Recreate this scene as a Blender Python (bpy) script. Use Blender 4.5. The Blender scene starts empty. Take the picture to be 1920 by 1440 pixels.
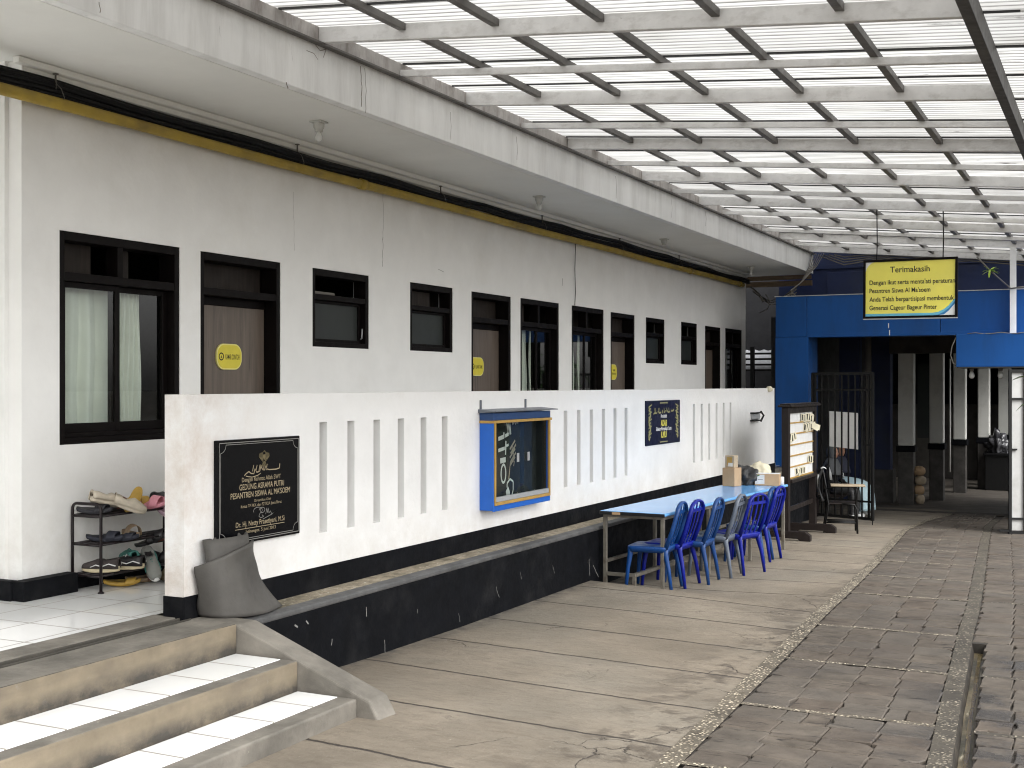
import bpy, bmesh, math, random
from mathutils import Vector, Matrix, noise as mnoise
R = math.radians
rnd = random.Random(11)
scene = bpy.context.scene
EXPOSURE = 1.50
SHEET = .78
COL = scene.collection
ORG = {}
V = Vector

# ------------------------------------------------------------------ objects
def tag(o, label=None, cat=None, group=None, kind=None):
    if label: o['label'] = label
    if cat: o['category'] = cat
    if group: o['group'] = group
    if kind: o['kind'] = kind
    return o

def thing(name, label, cat, loc=(0, 0, 0), group=None, rz=0.0):
    o = bpy.data.objects.new(name, None)
    COL.objects.link(o)
    o.empty_display_size = 0.1
    o.location = loc
    o.rotation_euler = (0, 0, rz)
    ORG[o.name] = V(loc)
    return tag(o, label, cat, group)

def copy_tree(o, parent=None):
    c = o.copy()
    COL.objects.link(c)
    if parent is not None:
        c.parent = parent
    for ch in list(o.children):
        copy_tree(ch, c)
    return c

class MB:
    """collects shapes in world (or prototype) coordinates and links them as ONE mesh object"""
    def __init__(s):
        s.v = []; s.f = []; s.m = []; s.s = []
    def add(s, verts, faces, mi=0, smooth=False, M=None):
        b = len(s.v)
        for p in verts:
            p = V(p)
            s.v.append(M @ p if M is not None else p)
        for f in faces:
            s.f.append([b + i for i in f]); s.m.append(mi); s.s.append(smooth)
        return s
    def box(s, x0, x1, y0, y1, z0, z1, mi=0, M=None):
        vs = [(x0, y0, z0), (x1, y0, z0), (x1, y1, z0), (x0, y1, z0), (x0, y0, z1), (x1, y0, z1), (x1, y1, z1), (x0, y1, z1)]
        return s.add(vs, [(0, 3, 2, 1), (4, 5, 6, 7), (0, 1, 5, 4), (1, 2, 6, 5), (2, 3, 7, 6), (3, 0, 4, 7)], mi, False, M)
    def bar(s, p0, p1, w, h, mi=0, up=(0, 0, 1)):
        p0 = V(p0); p1 = V(p1); d = (p1 - p0)
        L = d.length
        if L < 1e-6: return s
        d = d / L
        u = V(up)
        if abs(d.dot(u)) > .98: u = V((0, 1, 0))
        x = d.cross(u).normalized(); z = x.cross(d)
        vs = []
        for q in (p0, p1):
            for a, b in ((-1, -1), (1, -1), (1, 1), (-1, 1)):
                vs.append(q + x * (a * w / 2) + z * (b * h / 2))
        return s.add(vs, [(0, 1, 2, 3), (7, 6, 5, 4), (0, 4, 5, 1), (1, 5, 6, 2), (2, 6, 7, 3), (3, 7, 4, 0)], mi)
    def tube(s, pts, r, n=8, mi=0, caps=True, M=None, flat=1.0, smooth=True):
        pts = [V(p) for p in pts]
        rr = r if isinstance(r, (list, tuple)) else [r] * len(pts)
        vs = []; fs = []
        prev = None
        for i, p in enumerate(pts):
            d = (pts[min(i + 1, len(pts) - 1)] - pts[max(i - 1, 0)])
            d = d.normalized() if d.length > 1e-9 else V((0, 0, 1))
            if prev is None:
                u = V((0, 0, 1)) if abs(d.z) < .9 else V((0, 1, 0))
                x = d.cross(u).normalized()
            else:
                x = prev - d * prev.dot(d)
                x = x.normalized() if x.length > 1e-6 else d.orthogonal().normalized()
            prev = x
            y = d.cross(x)
            for k in range(n):
                a = 2 * math.pi * k / n
                vs.append(p + x * (math.cos(a) * rr[i]) + y * (math.sin(a) * rr[i] * flat))
        for i in range(len(pts) - 1):
            for k in range(n):
                k2 = (k + 1) % n
                fs.append((i * n + k, i * n + k2, (i + 1) * n + k2, (i + 1) * n + k))
        if caps:
            fs.append(tuple(range(n - 1, -1, -1)))
            fs.append(tuple((len(pts) - 1) * n + k for k in range(n)))
        return s.add(vs, fs, mi, smooth, M)
    def lathe(s, prof, n=16, mi=0, M=None, smooth=True):
        vs = []; fs = []
        for r, z in prof:
            for k in range(n):
                a = 2 * math.pi * k / n
                vs.append((r * math.cos(a), r * math.sin(a), z))
        for i in range(len(prof) - 1):
            for k in range(n):
                k2 = (k + 1) % n
                fs.append((i * n + k, i * n + k2, (i + 1) * n + k2, (i + 1) * n + k))
        fs.append(tuple(range(n - 1, -1, -1))); fs.append(tuple((len(prof) - 1) * n + k for k in range(n)))
        return s.add(vs, fs, mi, smooth, M)
    def prism(s, poly, h0, h1, M=None, mi=0, smooth=False, mside=None):
        """polygon (x,y) counter-clockwise extruded along local z"""
        n = len(poly)
        vs = [(x, y, h0) for x, y in poly] + [(x, y, h1) for x, y in poly]
        b = len(s.v)
        s.add(vs, [tuple(range(n - 1, -1, -1)), tuple(range(n, 2 * n))], mi, False, M)
        for i in range(n):
            j = (i + 1) % n
            s.f.append([b + i, b + j, b + n + j, b + n + i]); s.m.append(mi if mside is None else mside); s.s.append(smooth)
        return s
    def grid(s, fn, nu, nv, mi=0, smooth=True, thick=None, M=None):
        vs = [fn(i / nu, j / nv) for j in range(nv + 1) for i in range(nu + 1)]
        fs = []
        for j in range(nv):
            for i in range(nu):
                a = j * (nu + 1) + i
                fs.append((a, a + 1, a + nu + 2, a + nu + 1))
        return s.add(vs, fs, mi, smooth, M)
    def mesh(s, me, M, mi=0):
        vs = [v.co for v in me.vertices]
        return s.add(vs, [tuple(p.vertices) for p in me.polygons], mi, False, M)
    def build(s, name, mats, parent=None, bevel=0, seg=2, loc=None, solid=0, subd=0, recalc=False):
        me = bpy.data.meshes.new(name)
        org = V((0, 0, 0))
        if parent is not None: org = ORG.get(parent.name, V((0, 0, 0)))
        if loc is not None and parent is None: org = V(loc)
        me.from_pydata([tuple(p - org) for p in s.v], [], s.f)
        if not isinstance(mats, (list, tuple)): mats = [mats]
        for m in mats: me.materials.append(m)
        for p, mi, sm in zip(me.polygons, s.m, s.s):
            p.material_index = mi; p.use_smooth = sm
        if recalc:
            bm = bmesh.new(); bm.from_mesh(me)
            bmesh.ops.remove_doubles(bm, verts=bm.verts, dist=1e-5)
            bmesh.ops.recalc_face_normals(bm, faces=bm.faces)
            bm.to_mesh(me); bm.free()
        me.update()
        o = bpy.data.objects.new(name, me)
        COL.objects.link(o)
        if parent is not None:
            o.parent = parent
            ORG[o.name] = org
        else:
            o.location = org; ORG[o.name] = org
        if solid:
            md = o.modifiers.new('solid', 'SOLIDIFY'); md.thickness = solid; md.offset = 0
        if subd:
            md = o.modifiers.new('sub', 'SUBSURF'); md.levels = subd; md.render_levels = subd
        if bevel:
            md = o.modifiers.new('bev', 'BEVEL'); md.width = bevel; md.segments = seg; md.limit_method = 'ANGLE'; md.angle_limit = R(35)
        return o

def frame_M(o, right, up):
    right = V(right).normalized(); up = V(up).normalized(); n = right.cross(up)
    M = Matrix(((right.x, up.x, n.x, o[0]), (right.y, up.y, n.y, o[1]), (right.z, up.z, n.z, o[2]), (0, 0, 0, 1)))
    return M

TXT = {}
def text_mesh(body, bold=0.0, ext=0.0):
    key = (body, bold, ext)
    if key in TXT: return TXT[key]
    cu = bpy.data.curves.new('lettering_curve', 'FONT')
    cu.body = body; cu.size = 1; cu.offset = bold; cu.resolution_u = 3; cu.extrude = ext
    o = bpy.data.objects.new('lettering_curve', cu)
    COL.objects.link(o)
    dg = bpy.context.evaluated_depsgraph_get()
    me = bpy.data.meshes.new_from_object(o.evaluated_get(dg))
    bpy.data.objects.remove(o); bpy.data.curves.remove(cu)
    xs = [v.co.x for v in me.vertices]; ys = [v.co.y for v in me.vertices]
    TXT[key] = (me, min(xs), max(xs), min(ys), max(ys))
    return TXT[key]

def put_text(mb, body, cx, base, width, F, mi=0, height=None, bold=0.0, left=False, h=0.002, shear=0.0):
    """body written in the plane F (x right, y up, z out), centred on cx with its baseline at base"""
    me, x0, x1, y0, y1 = text_mesh(body, bold, 0.0)
    sx = width / max(1e-6, (x1 - x0))
    sy = sx if height is None else height / .73
    ox = (cx if left else cx - width / 2) - x0 * sx
    T = Matrix(((sx, shear * sx, 0, ox), (0, sy, 0, base), (0, 0, 1, h), (0, 0, 0, 1)))
    mb.mesh(me, F @ T, mi)

def Yat(px, X):
    a = (px - 960) / 2300.0
    return X * (CY + a * SY) / (-SY + a * CY)
TH = math.atan(1140 / 2300.0); CY = math.cos(TH); SY = math.sin(TH)
CAMZ = 1.4
def ray(px, py, Y=None, X=None, Z=None):
    a = (px - 960) / 2300.0; b = (720.5 - py) / 2300.0
    d = V((-SY + a * CY, CY + a * SY, b))
    if Y is not None: t = Y / d.y
    elif X is not None: t = X / d.x
    else: t = (Z - CAMZ) / d.z
    return V((0, 0, CAMZ)) + d * t

GP = [(-60, -.44), (5.7, -.44), (7, -.5), (12, -.58), (15.3, -.67), (18, -.78), (20.6, -.88), (25, -.95), (90, -.95)]
def gz(Y):
    for (a, za), (b, zb) in zip(GP, GP[1:]):
        if a <= Y <= b: return za + (zb - za) * (Y - a) / (b - a)
    return -.95
def clamp(x, a=0., b=1.): return max(a, min(b, x))
def slab_z(X, Y, behind):
    w = clamp((-2.5 - X) / 1.2)
    if behind: return gz(Y) - .05 * w * clamp((15.5 - Y) / 4)
    return gz(Y) + .03 * w * clamp((Y - 8.5) / 2.5)
def floor_z(X, Y):
    return slab_z(X, Y, Y > 11.2 - .19 * (X + 4.68))
# ------------------------------------------------------------------ materials
def newmat(name):
    m = bpy.data.materials.new(name); m.use_nodes = True
    nt = m.node_tree
    b = nt.nodes['Principled BSDF']
    return m, nt, b
def nd(nt, t, **kw):
    n = nt.nodes.new(t)
    for k, v in kw.items(): setattr(n, k, v)
    return n
def lk(nt, a, b): nt.links.new(a, b)
def coords(nt, stretch=(1, 1, 1), rot=(0, 0, 0), loc=(0, 0, 0)):
    tc = nd(nt, 'ShaderNodeTexCoord'); mp = nd(nt, 'ShaderNodeMapping')
    mp.inputs['Scale'].default_value = stretch; mp.inputs['Rotation'].default_value = rot; mp.inputs['Location'].default_value = loc
    lk(nt, tc.outputs['Object'], mp.inputs['Vector'])
    return mp.outputs['Vector']
def noise(nt, vec, scale, detail=6, rough=.6, dist=0.0):
    n = nd(nt, 'ShaderNodeTexNoise')
    n.inputs['Scale'].default_value = scale; n.inputs['Detail'].default_value = detail
    n.inputs['Roughness'].default_value = rough; n.inputs['Distortion'].default_value = dist
    lk(nt, vec, n.inputs['Vector'])
    return n.outputs['Fac']
def ramp(nt, fac, lo, hi, a=(0, 0, 0, 1), b=(1, 1, 1, 1)):
    r = nd(nt, 'ShaderNodeValToRGB')
    r.color_ramp.elements[0].position = lo; r.color_ramp.elements[1].position = hi
    r.color_ramp.elements[0].color = a; r.color_ramp.elements[1].color = b
    lk(nt, fac, r.inputs['Fac'])
    return r.outputs['Color']
def mixc(nt, fac, a, b, mode='MIX'):
    n = nd(nt, 'ShaderNodeMix', data_type='RGBA', blend_type=mode)
    for sock, val in ((n.inputs[0], fac), (n.inputs[6], a), (n.inputs[7], b)):
        if isinstance(val, (int, float)): sock.default_value = val
        elif isinstance(val, tuple): sock.default_value = val if len(val) == 4 else val + (1,)
        else: lk(nt, val, sock)
    return n.outputs[2]
def mth(nt, op, a, b=None, c=None, cl=False):
    n = nd(nt, 'ShaderNodeMath', operation=op); n.use_clamp = cl
    for i, val in enumerate((a, b, c)):
        if val is None: continue
        if isinstance(val, (int, float)): n.inputs[i].default_value = val
        else: lk(nt, val, n.inputs[i])
    return n.outputs[0]
def sepxyz(nt, vec):
    n = nd(nt, 'ShaderNodeSeparateXYZ'); lk(nt, vec, n.inputs[0]); return n.outputs
def bump(nt, b, h, strength=.3, dist=.01, prev=None):
    n = nd(nt, 'ShaderNodeBump'); n.inputs['Strength'].default_value = strength; n.inputs['Distance'].default_value = dist
    lk(nt, h, n.inputs['Height'])
    if prev is not None: lk(nt, prev, n.inputs['Normal'])
    lk(nt, n.outputs['Normal'], b.inputs['Normal'])
    return n.outputs['Normal']
def c4(c): return tuple(c) + (1,)
def sc(c, k): return tuple(min(1, x * k) for x in c)

def surf(name, base, rough=.55, var=.12, scale=5, stretch=(1, 1, 1), bmp=.0, bscale=80, stain=None, st_scale=1.4,
         st=(.55, .75), st_stretch=None, st_amt=1.0, metallic=0, spec=.5, rvar=.1, stain2=None, st2_scale=8, st2=(.62, .72), st2_stretch=None, bdist=.004):
    m, nt, b = newmat(name)
    v = coords(nt, stretch)
    col = ramp(nt, noise(nt, v, scale), .3, .7, c4(sc(base, 1 - var)), c4(sc(base, 1 + var)))
    if stain:
        v2 = coords(nt, st_stretch or stretch, loc=(3.1, 1.7, .4))
        mk = ramp(nt, noise(nt, v2, st_scale, 8, .65), st[0], st[1])
        mk = mixc(nt, st_amt, (0, 0, 0), mk)
        col = mixc(nt, mk, col, tuple(stain))
    if stain2:
        v3 = coords(nt, st2_stretch or (1, 1, 1), loc=(7.3, 2.2, 5.4))
        mk = ramp(nt, noise(nt, v3, st2_scale, 8, .7), st2[0], st2[1])
        col = mixc(nt, mk, col, tuple(stain2))
    lk(nt, col, b.inputs['Base Color'])
    b.inputs['Metallic'].default_value = metallic
    b.inputs['Specular IOR Level'].default_value = spec
    vv = coords(nt)
    r = ramp(nt, noise(nt, vv, scale * 2.3), .3, .7, (rough - rvar,) * 3 + (1,), (rough + rvar,) * 3 + (1,))
    lk(nt, r, b.inputs['Roughness'])
    if bmp:
        bump(nt, b, noise(nt, coords(nt), bscale, 6), bmp, bdist)
    return m

def plain(name, base, rough=.5, metallic=0, spec=.5, coat=0):
    return surf(name, base, rough, .06, 9, spec=spec, metallic=metallic, rvar=.05)

def position_tint(m, axis, lo, hi, col, nscale=4, amt=.7, zlo=None):
    """wear/dirt with its own place: blends col where object-space axis runs from lo to hi, broken up by noise"""
    nt = m.node_tree; b = nt.nodes['Principled BSDF']
    src = b.inputs['Base Color'].links[0].from_socket
    v = coords(nt); s = sepxyz(nt, v)
    n = nd(nt, 'ShaderNodeMapRange'); n.inputs[1].default_value = lo; n.inputs[2].default_value = hi
    lk(nt, s[axis], n.inputs[0])
    k = mth(nt, 'MULTIPLY', n.outputs[0], ramp(nt, noise(nt, v, nscale, 8, .7), .35, .7))
    k = mth(nt, 'MULTIPLY', k, amt, cl=True)
    lk(nt, mixc(nt, k, src, col), b.inputs['Base Color'])

M = {}
M['wall'] = surf('wall_paint', (.785, .78, .76), .7, .04, 2.5, bmp=.25, bscale=25, stain=(.60, .57, .50), st_scale=.9, st=(.56, .85), st_amt=.4,
                 stain2=(.22, .2, .18), st2_scale=11, st2=(.77, .82), bdist=.006)
M['parapet'] = surf('parapet_paint', (.80, .80, .79), .7, .05, 3, bmp=.6, bscale=14, stain=(.66, .64, .61), st_scale=1.3, st=(.55, .85), st_amt=.35,
                    stain2=(.50, .47, .43), st2_scale=9, st2=(.75, .82), bdist=.008)
position_tint(M['parapet'], 1, -5.3, -6.25, (.44, .34, .26), 3.0, .7)
M['soffit'] = surf('soffit_paint', (.82, .82, .79), .7, .04, 1.5, bmp=.1, bscale=14, stain=(.66, .64, .6), st_scale=.8, st=(.55, .8), st_amt=.4)
M['fascia'] = surf('fascia_paint', (.86, .865, .86), .7, .07, 3, (.9, 1.6, .35), bmp=.25, bscale=30, stain=(.45, .44, .42), st_scale=3.0, st=(.50, .78), st_stretch=(1, 1.6, .20), st_amt=.45,
                   stain2=(.10, .09, .085), st2_scale=4.5, st2=(.66, .78), st2_stretch=(1, 1.9, .24))
M['black'] = surf('black_paint', (.004, .0045, .006), .7, .3, 5, spec=.10, bmp=.35, bscale=24, stain=(.020, .020, .021), st_scale=3.0, st=(.5, .8), st_amt=.8,
                  stain2=(.30, .29, .27), st2_scale=10, st2=(.74, .80), st2_stretch=(1.3, 1.3, .55), bdist=.008)
M['frame'] = surf('dark_frame', (.0045, .0032, .003), .5, .2, 6, (4, 4, 1), spec=.10)
M['rack'] = surf('rack_tube', (.010, .006, .007), .35, .2, 20, spec=.35)
M['wood_dark'] = surf('dark_wood', (.012, .008, .007), .5, .3, 5, (6, 6, 1.2), bmp=.1, spec=.3)
M['iron'] = surf('black_iron', (.005, .005, .005), .5, .25, 14, bmp=.1, spec=.3)
def door_wood():
    m, nt, b = newmat('door_laminate')
    v = coords(nt, (14, 14, .8))
    n1 = noise(nt, v, 1.6, 8, .65, .6)
    v2 = coords(nt, (5, 5, .25)); n2 = noise(nt, v2, 1.3, 3, .5)
    c = ramp(nt, n1, .32, .68, (.065, .050, .040, 1), (.155, .124, .100, 1))
    c = mixc(nt, ramp(nt, n2, .35, .7), c, (.118, .092, .072), 'MIX')
    c = mixc(nt, ramp(nt, noise(nt, coords(nt, (30, 30, 1.4)), 1.5, 5), .62, .7), c, (.06, .045, .035))
    lk(nt, c, b.inputs['Base Color']); b.inputs['Roughness'].default_value = .42
    bump(nt, b, n1, .1, .002)
    return m
M['door'] = door_wood()
M['plank'] = surf('transom_board', (.022, .017, .014), .6, .35, 3, (10, 10, .8), spec=.2)
def glass(name, tint=(.9, .93, .92), refl=1.5, rough=0.0):
    m = bpy.data.materials.new(name); m.use_nodes = True; nt = m.node_tree; nt.nodes.clear()
    out = nd(nt, 'ShaderNodeOutputMaterial'); mx = nd(nt, 'ShaderNodeMixShader')
    tr = nd(nt, 'ShaderNodeBsdfTransparent'); tr.inputs[0].default_value = c4(tint)
    gl = nd(nt, 'ShaderNodeBsdfGlossy'); gl.inputs['Roughness'].default_value = rough
    fr = nd(nt, 'ShaderNodeFresnel'); fr.inputs['IOR'].default_value = 1.5
    k = mth(nt, 'MULTIPLY', fr.outputs[0], refl, cl=True)
    # front and back of the pane both reflect
    geo = nd(nt, 'ShaderNodeNewGeometry')
    k = mth(nt, 'MULTIPLY', k, mth(nt, 'SUBTRACT', 1.0, geo.outputs['Backfacing']))
    lk(nt, k, mx.inputs[0]); lk(nt, tr.outputs[0], mx.inputs[1]); lk(nt, gl.outputs[0], mx.inputs[2])
    lk(nt, mx.outputs[0], out.inputs[0])
    return m
M['glass'] = glass('window_glass')
M['case_glass'] = glass('case_glass', refl=.6)
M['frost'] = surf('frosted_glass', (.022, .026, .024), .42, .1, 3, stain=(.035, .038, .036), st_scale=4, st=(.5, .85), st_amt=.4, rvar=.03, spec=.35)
def fabric(name, c, k=.3):
    m, nt, b = newmat(name)
    v = coords(nt, (1, 1, 1))
    col = ramp(nt, noise(nt, v, 3), .3, .7, c4(sc(c, .93)), c4(sc(c, 1.05)))
    lk(nt, col, b.inputs['Base Color']); b.inputs['Roughness'].default_value = .85; b.inputs['Specular IOR Level'].default_value = .2
    bump(nt, b, noise(nt, v, 300, 2), .2, .001)
    return m
M['curtain'] = fabric('curtain_cloth', (.82, .82, .74))
def tiles(name, w, loc, grout=(.30, .285, .26), rowh=None, mortar=.007):
    m, nt, b = newmat(name)
    v = coords(nt, loc=loc)
    br = nd(nt, 'ShaderNodeTexBrick'); br.offset = 0; br.squash = 1; br.offset_frequency = 1; br.squash_frequency = 1
    br.inputs['Scale'].default_value = 1; br.inputs['Mortar Size'].default_value = mortar; br.inputs['Mortar Smooth'].default_value = .1
    br.inputs['Brick Width'].default_value = w; br.inputs['Row Height'].default_value = rowh or w; br.inputs['Bias'].default_value = 0
    br.inputs['Color1'].default_value = (.86, .87, .86, 1); br.inputs['Color2'].default_value = (.90, .905, .90, 1); br.inputs['Mortar'].default_value = c4(grout)
    lk(nt, v, br.inputs['Vector'])
    vv = coords(nt)
    dirt = ramp(nt, noise(nt, vv, 2.2, 8, .7), .58, .85)
    col = mixc(nt, mth(nt, 'MULTIPLY', dirt, .35), br.outputs['Color'], (.55, .52, .46))
    lk(nt, col, b.inputs['Base Color'])
    rg = mth(nt, 'ADD', mth(nt, 'MULTIPLY', br.outputs['Fac'], .5), mth(nt, 'ADD', .10, mth(nt, 'MULTIPLY', dirt, .25)))
    lk(nt, rg, b.inputs['Roughness'])
    bump(nt, b, mth(nt, 'SUBTRACT', 1.0, br.outputs['Fac']), .4, .002)
    return m
M['tile'] = tiles('floor_tile', .4, (.13, .01, 0))
M['tread'] = tiles('tread_tile', .9, (.0, .263, 0), rowh=.338, grout=(.3, .28, .25))
M['cement'] = surf('cement_top', (.185, .170, .145), .75, .25, 4, bmp=.7, bscale=26, stain=(.085, .078, .066), st_scale=2.6, st=(.44, .68), st_amt=.8, stain2=(.42, .39, .33), st2_scale=12, st2=(.66, .75), bdist=.006)
M['riser'] = surf('riser_paint', (.190, .156, .108), .8, .2, 5, bmp=.5, bscale=34, stain=(.12, .10, .078), st_scale=2.6, st=(.46, .74), st_stretch=(1, .55, 2.4), st_amt=.85,
                  stain2=(.20, .175, .14), st2_scale=14, st2=(.62, .72), bdist=.006)
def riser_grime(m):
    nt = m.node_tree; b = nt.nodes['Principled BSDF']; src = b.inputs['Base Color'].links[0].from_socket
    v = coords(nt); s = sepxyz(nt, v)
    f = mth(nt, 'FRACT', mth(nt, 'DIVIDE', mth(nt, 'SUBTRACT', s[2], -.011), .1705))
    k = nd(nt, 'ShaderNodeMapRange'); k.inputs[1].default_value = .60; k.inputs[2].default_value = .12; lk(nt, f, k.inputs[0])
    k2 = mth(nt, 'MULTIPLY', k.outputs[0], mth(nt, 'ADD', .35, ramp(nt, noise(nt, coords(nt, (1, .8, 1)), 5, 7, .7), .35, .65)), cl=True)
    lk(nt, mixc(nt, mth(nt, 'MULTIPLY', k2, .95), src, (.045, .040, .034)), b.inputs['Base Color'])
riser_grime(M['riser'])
position_tint(M['fascia'], 2, 3.70, 3.90, (.26, .25, .24), 2.2, .55)
position_tint(M['wall'], 2, .80, .05, (.47, .43, .37), 3.5, .6)
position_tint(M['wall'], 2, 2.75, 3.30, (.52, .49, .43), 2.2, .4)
position_tint(M['parapet'], 2, .55, .10, (.58, .54, .48), 4.5, .55)
position_tint(M['parapet'], 2, 1.18, 1.36, (.55, .53, .50), 3.0, .5)
M['track'] = surf('grimy_channel', (.05, .045, .036), .7, .4, 8, (1, .4, 1), bmp=.4)
M['moss'] = surf('mossy_ledge', (.30, .255, .185), .85, .4, 22, bmp=1.0, bscale=60, stain=(.085, .075, .042), st_scale=4, st=(.48, .68), st_amt=.8, stain2=(.58, .54, .46), st2_scale=24, st2=(.58, .66), bdist=.012)
M['lip'] = surf('ledge_lip', (.085, .085, .085), .7, .25, 8, bmp=.4, stain=(.03, .03, .03), st_scale=3, st=(.5, .7), st_amt=.8)

def pavement_mat():
    m, nt, b = newmat('concrete_pavement')
    v = coords(nt); s = sepxyz(nt, v)
    base = ramp(nt, noise(nt, v, 1.1, 8, .62), .3, .72, (.128, .108, .082, 1), (.262, .224, .174, 1))
    base = mixc(nt, mth(nt, 'MULTIPLY', ramp(nt, noise(nt, coords(nt, loc=(4, 9, 2)), .55, 5, .6), .45, .7), .55), base, (.165, .162, .140))
    base = mixc(nt, mth(nt, 'MULTIPLY', ramp(nt, noise(nt, coords(nt, (1, 3, 1)), 6, 8, .7), .48, .72), .65), base, (.105, .085, .063))
    base = mixc(nt, ramp(nt, noise(nt, v, 40, 5, .7), .63, .74), base, (.30, .27, .225))
    base = mixc(nt, ramp(nt, noise(nt, coords(nt, loc=(9, 2, 0)), 15, 6, .7), .64, .74), base, (.07, .058, .046))
    # saw-cut joints across the slab, slightly skewed
    yy = mth(nt, 'ADD', s[1], mth(nt, 'MULTIPLY', mth(nt, 'ADD', s[0], 4.5), .10))
    yy = mth(nt, 'ADD', yy, mth(nt, 'MULTIPLY', mth(nt, 'SUBTRACT', noise(nt, coords(nt, (2.2, .35, 1)), 1.7, 3), .5), .055))
    t = mth(nt, 'DIVIDE', mth(nt, 'SUBTRACT', yy, 6.22), .915)
    fr = mth(nt, 'ABSOLUTE', mth(nt, 'SUBTRACT', mth(nt, 'FRACT', mth(nt, 'ADD', t, .5)), .5))
    jn = noise(nt, v, 30, 3)
    wline = mth(nt, 'ADD', .009, mth(nt, 'MULTIPLY', jn, .014))
    line = mth(nt, 'SUBTRACT', 1.0, mth(nt, 'DIVIDE', fr, wline), cl=True)
    line = mth(nt, 'MULTIPLY', line, 2.2, cl=True)
    cell = nd(nt, 'ShaderNodeTexWhiteNoise', noise_dimensions='1D')
    lk(nt, mth(nt, 'FLOOR', mth(nt, 'ADD', t, .0)), cell.inputs['W'])
    base = mixc(nt, mth(nt, 'MULTIPLY', cell.outputs['Value'], .30), base, (.19, .155, .112))
    # cracks
    vd = nd(nt, 'ShaderNodeVectorMath', operation='ADD'); lk(nt, v, vd.inputs[0])
    nz = nd(nt, 'ShaderNodeTexNoise'); nz.inputs['Scale'].default_value = 2.6; nz.inputs['Detail'].default_value = 6; lk(nt, v, nz.inputs['Vector'])
    vs = nd(nt, 'ShaderNodeVectorMath', operation='SCALE'); vs.inputs['Scale'].default_value = .55; lk(nt, nz.outputs['Color'], vs.inputs[0]); lk(nt, vs.outputs[0], vd.inputs[1])
    vo = nd(nt, 'ShaderNodeTexVoronoi', feature='DISTANCE_TO_EDGE'); vo.inputs['Scale'].default_value = .95; lk(nt, vd.outputs[0], vo.inputs['Vector'])
    crack = mth(nt, 'SUBTRACT', 1.0, mth(nt, 'DIVIDE', vo.outputs['Distance'], .007), cl=True)
    crmask = ramp(nt, noise(nt, coords(nt, loc=(1, 5, 0)), .8, 3), .60, .66)
    edge = nd(nt, 'ShaderNodeMapRange'); edge.inputs[1].default_value = -2.85; edge.inputs[2].default_value = -2.35; lk(nt, s[0], edge.inputs[0])
    crack = mth(nt, 'MULTIPLY', crack, mth(nt, 'MAXIMUM', crmask, edge.outputs[0]))
    # damp, broken margin along the pebble strip
    damp = mth(nt, 'MULTIPLY', edge.outputs[0], ramp(nt, noise(nt, coords(nt, loc=(2, 2, 7)), 2.4, 8, .7), .50, .56))
    base = mixc(nt, mth(nt, 'MULTIPLY', damp, .75), base, (.075, .060, .045))
    # dirt line at the foot of the black wall
    ft = nd(nt, 'ShaderNodeMapRange'); ft.inputs[1].default_value = -4.50; ft.inputs[2].default_value = -4.68; lk(nt, s[0], ft.inputs[0])
    base = mixc(nt, mth(nt, 'MULTIPLY', ft.outputs[0], ramp(nt, noise(nt, v, 7, 6, .7), .4, .6)), base, (.06, .055, .05))
    dark = mth(nt, 'MAXIMUM', line, mth(nt, 'MULTIPLY', crack, .85))
    col = mixc(nt, dark, base, (.038, .030, .024))
    lk(nt, col, b.inputs['Base Color'])
    rgh = mth(nt, 'SUBTRACT', .82, mth(nt, 'MULTIPLY', damp, .3)); lk(nt, rgh, b.inputs['Roughness'])
    h = mth(nt, 'SUBTRACT', mth(nt, 'ADD', noise(nt, v, 26, 7, .65), mth(nt, 'MULTIPLY', noise(nt, v, 2.5, 5), 1.2)), mth(nt, 'MULTIPLY', dark, 1.6))
    bump(nt, b, h, .8, .010)
    return m
M['pavement'] = pavement_mat()
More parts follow.
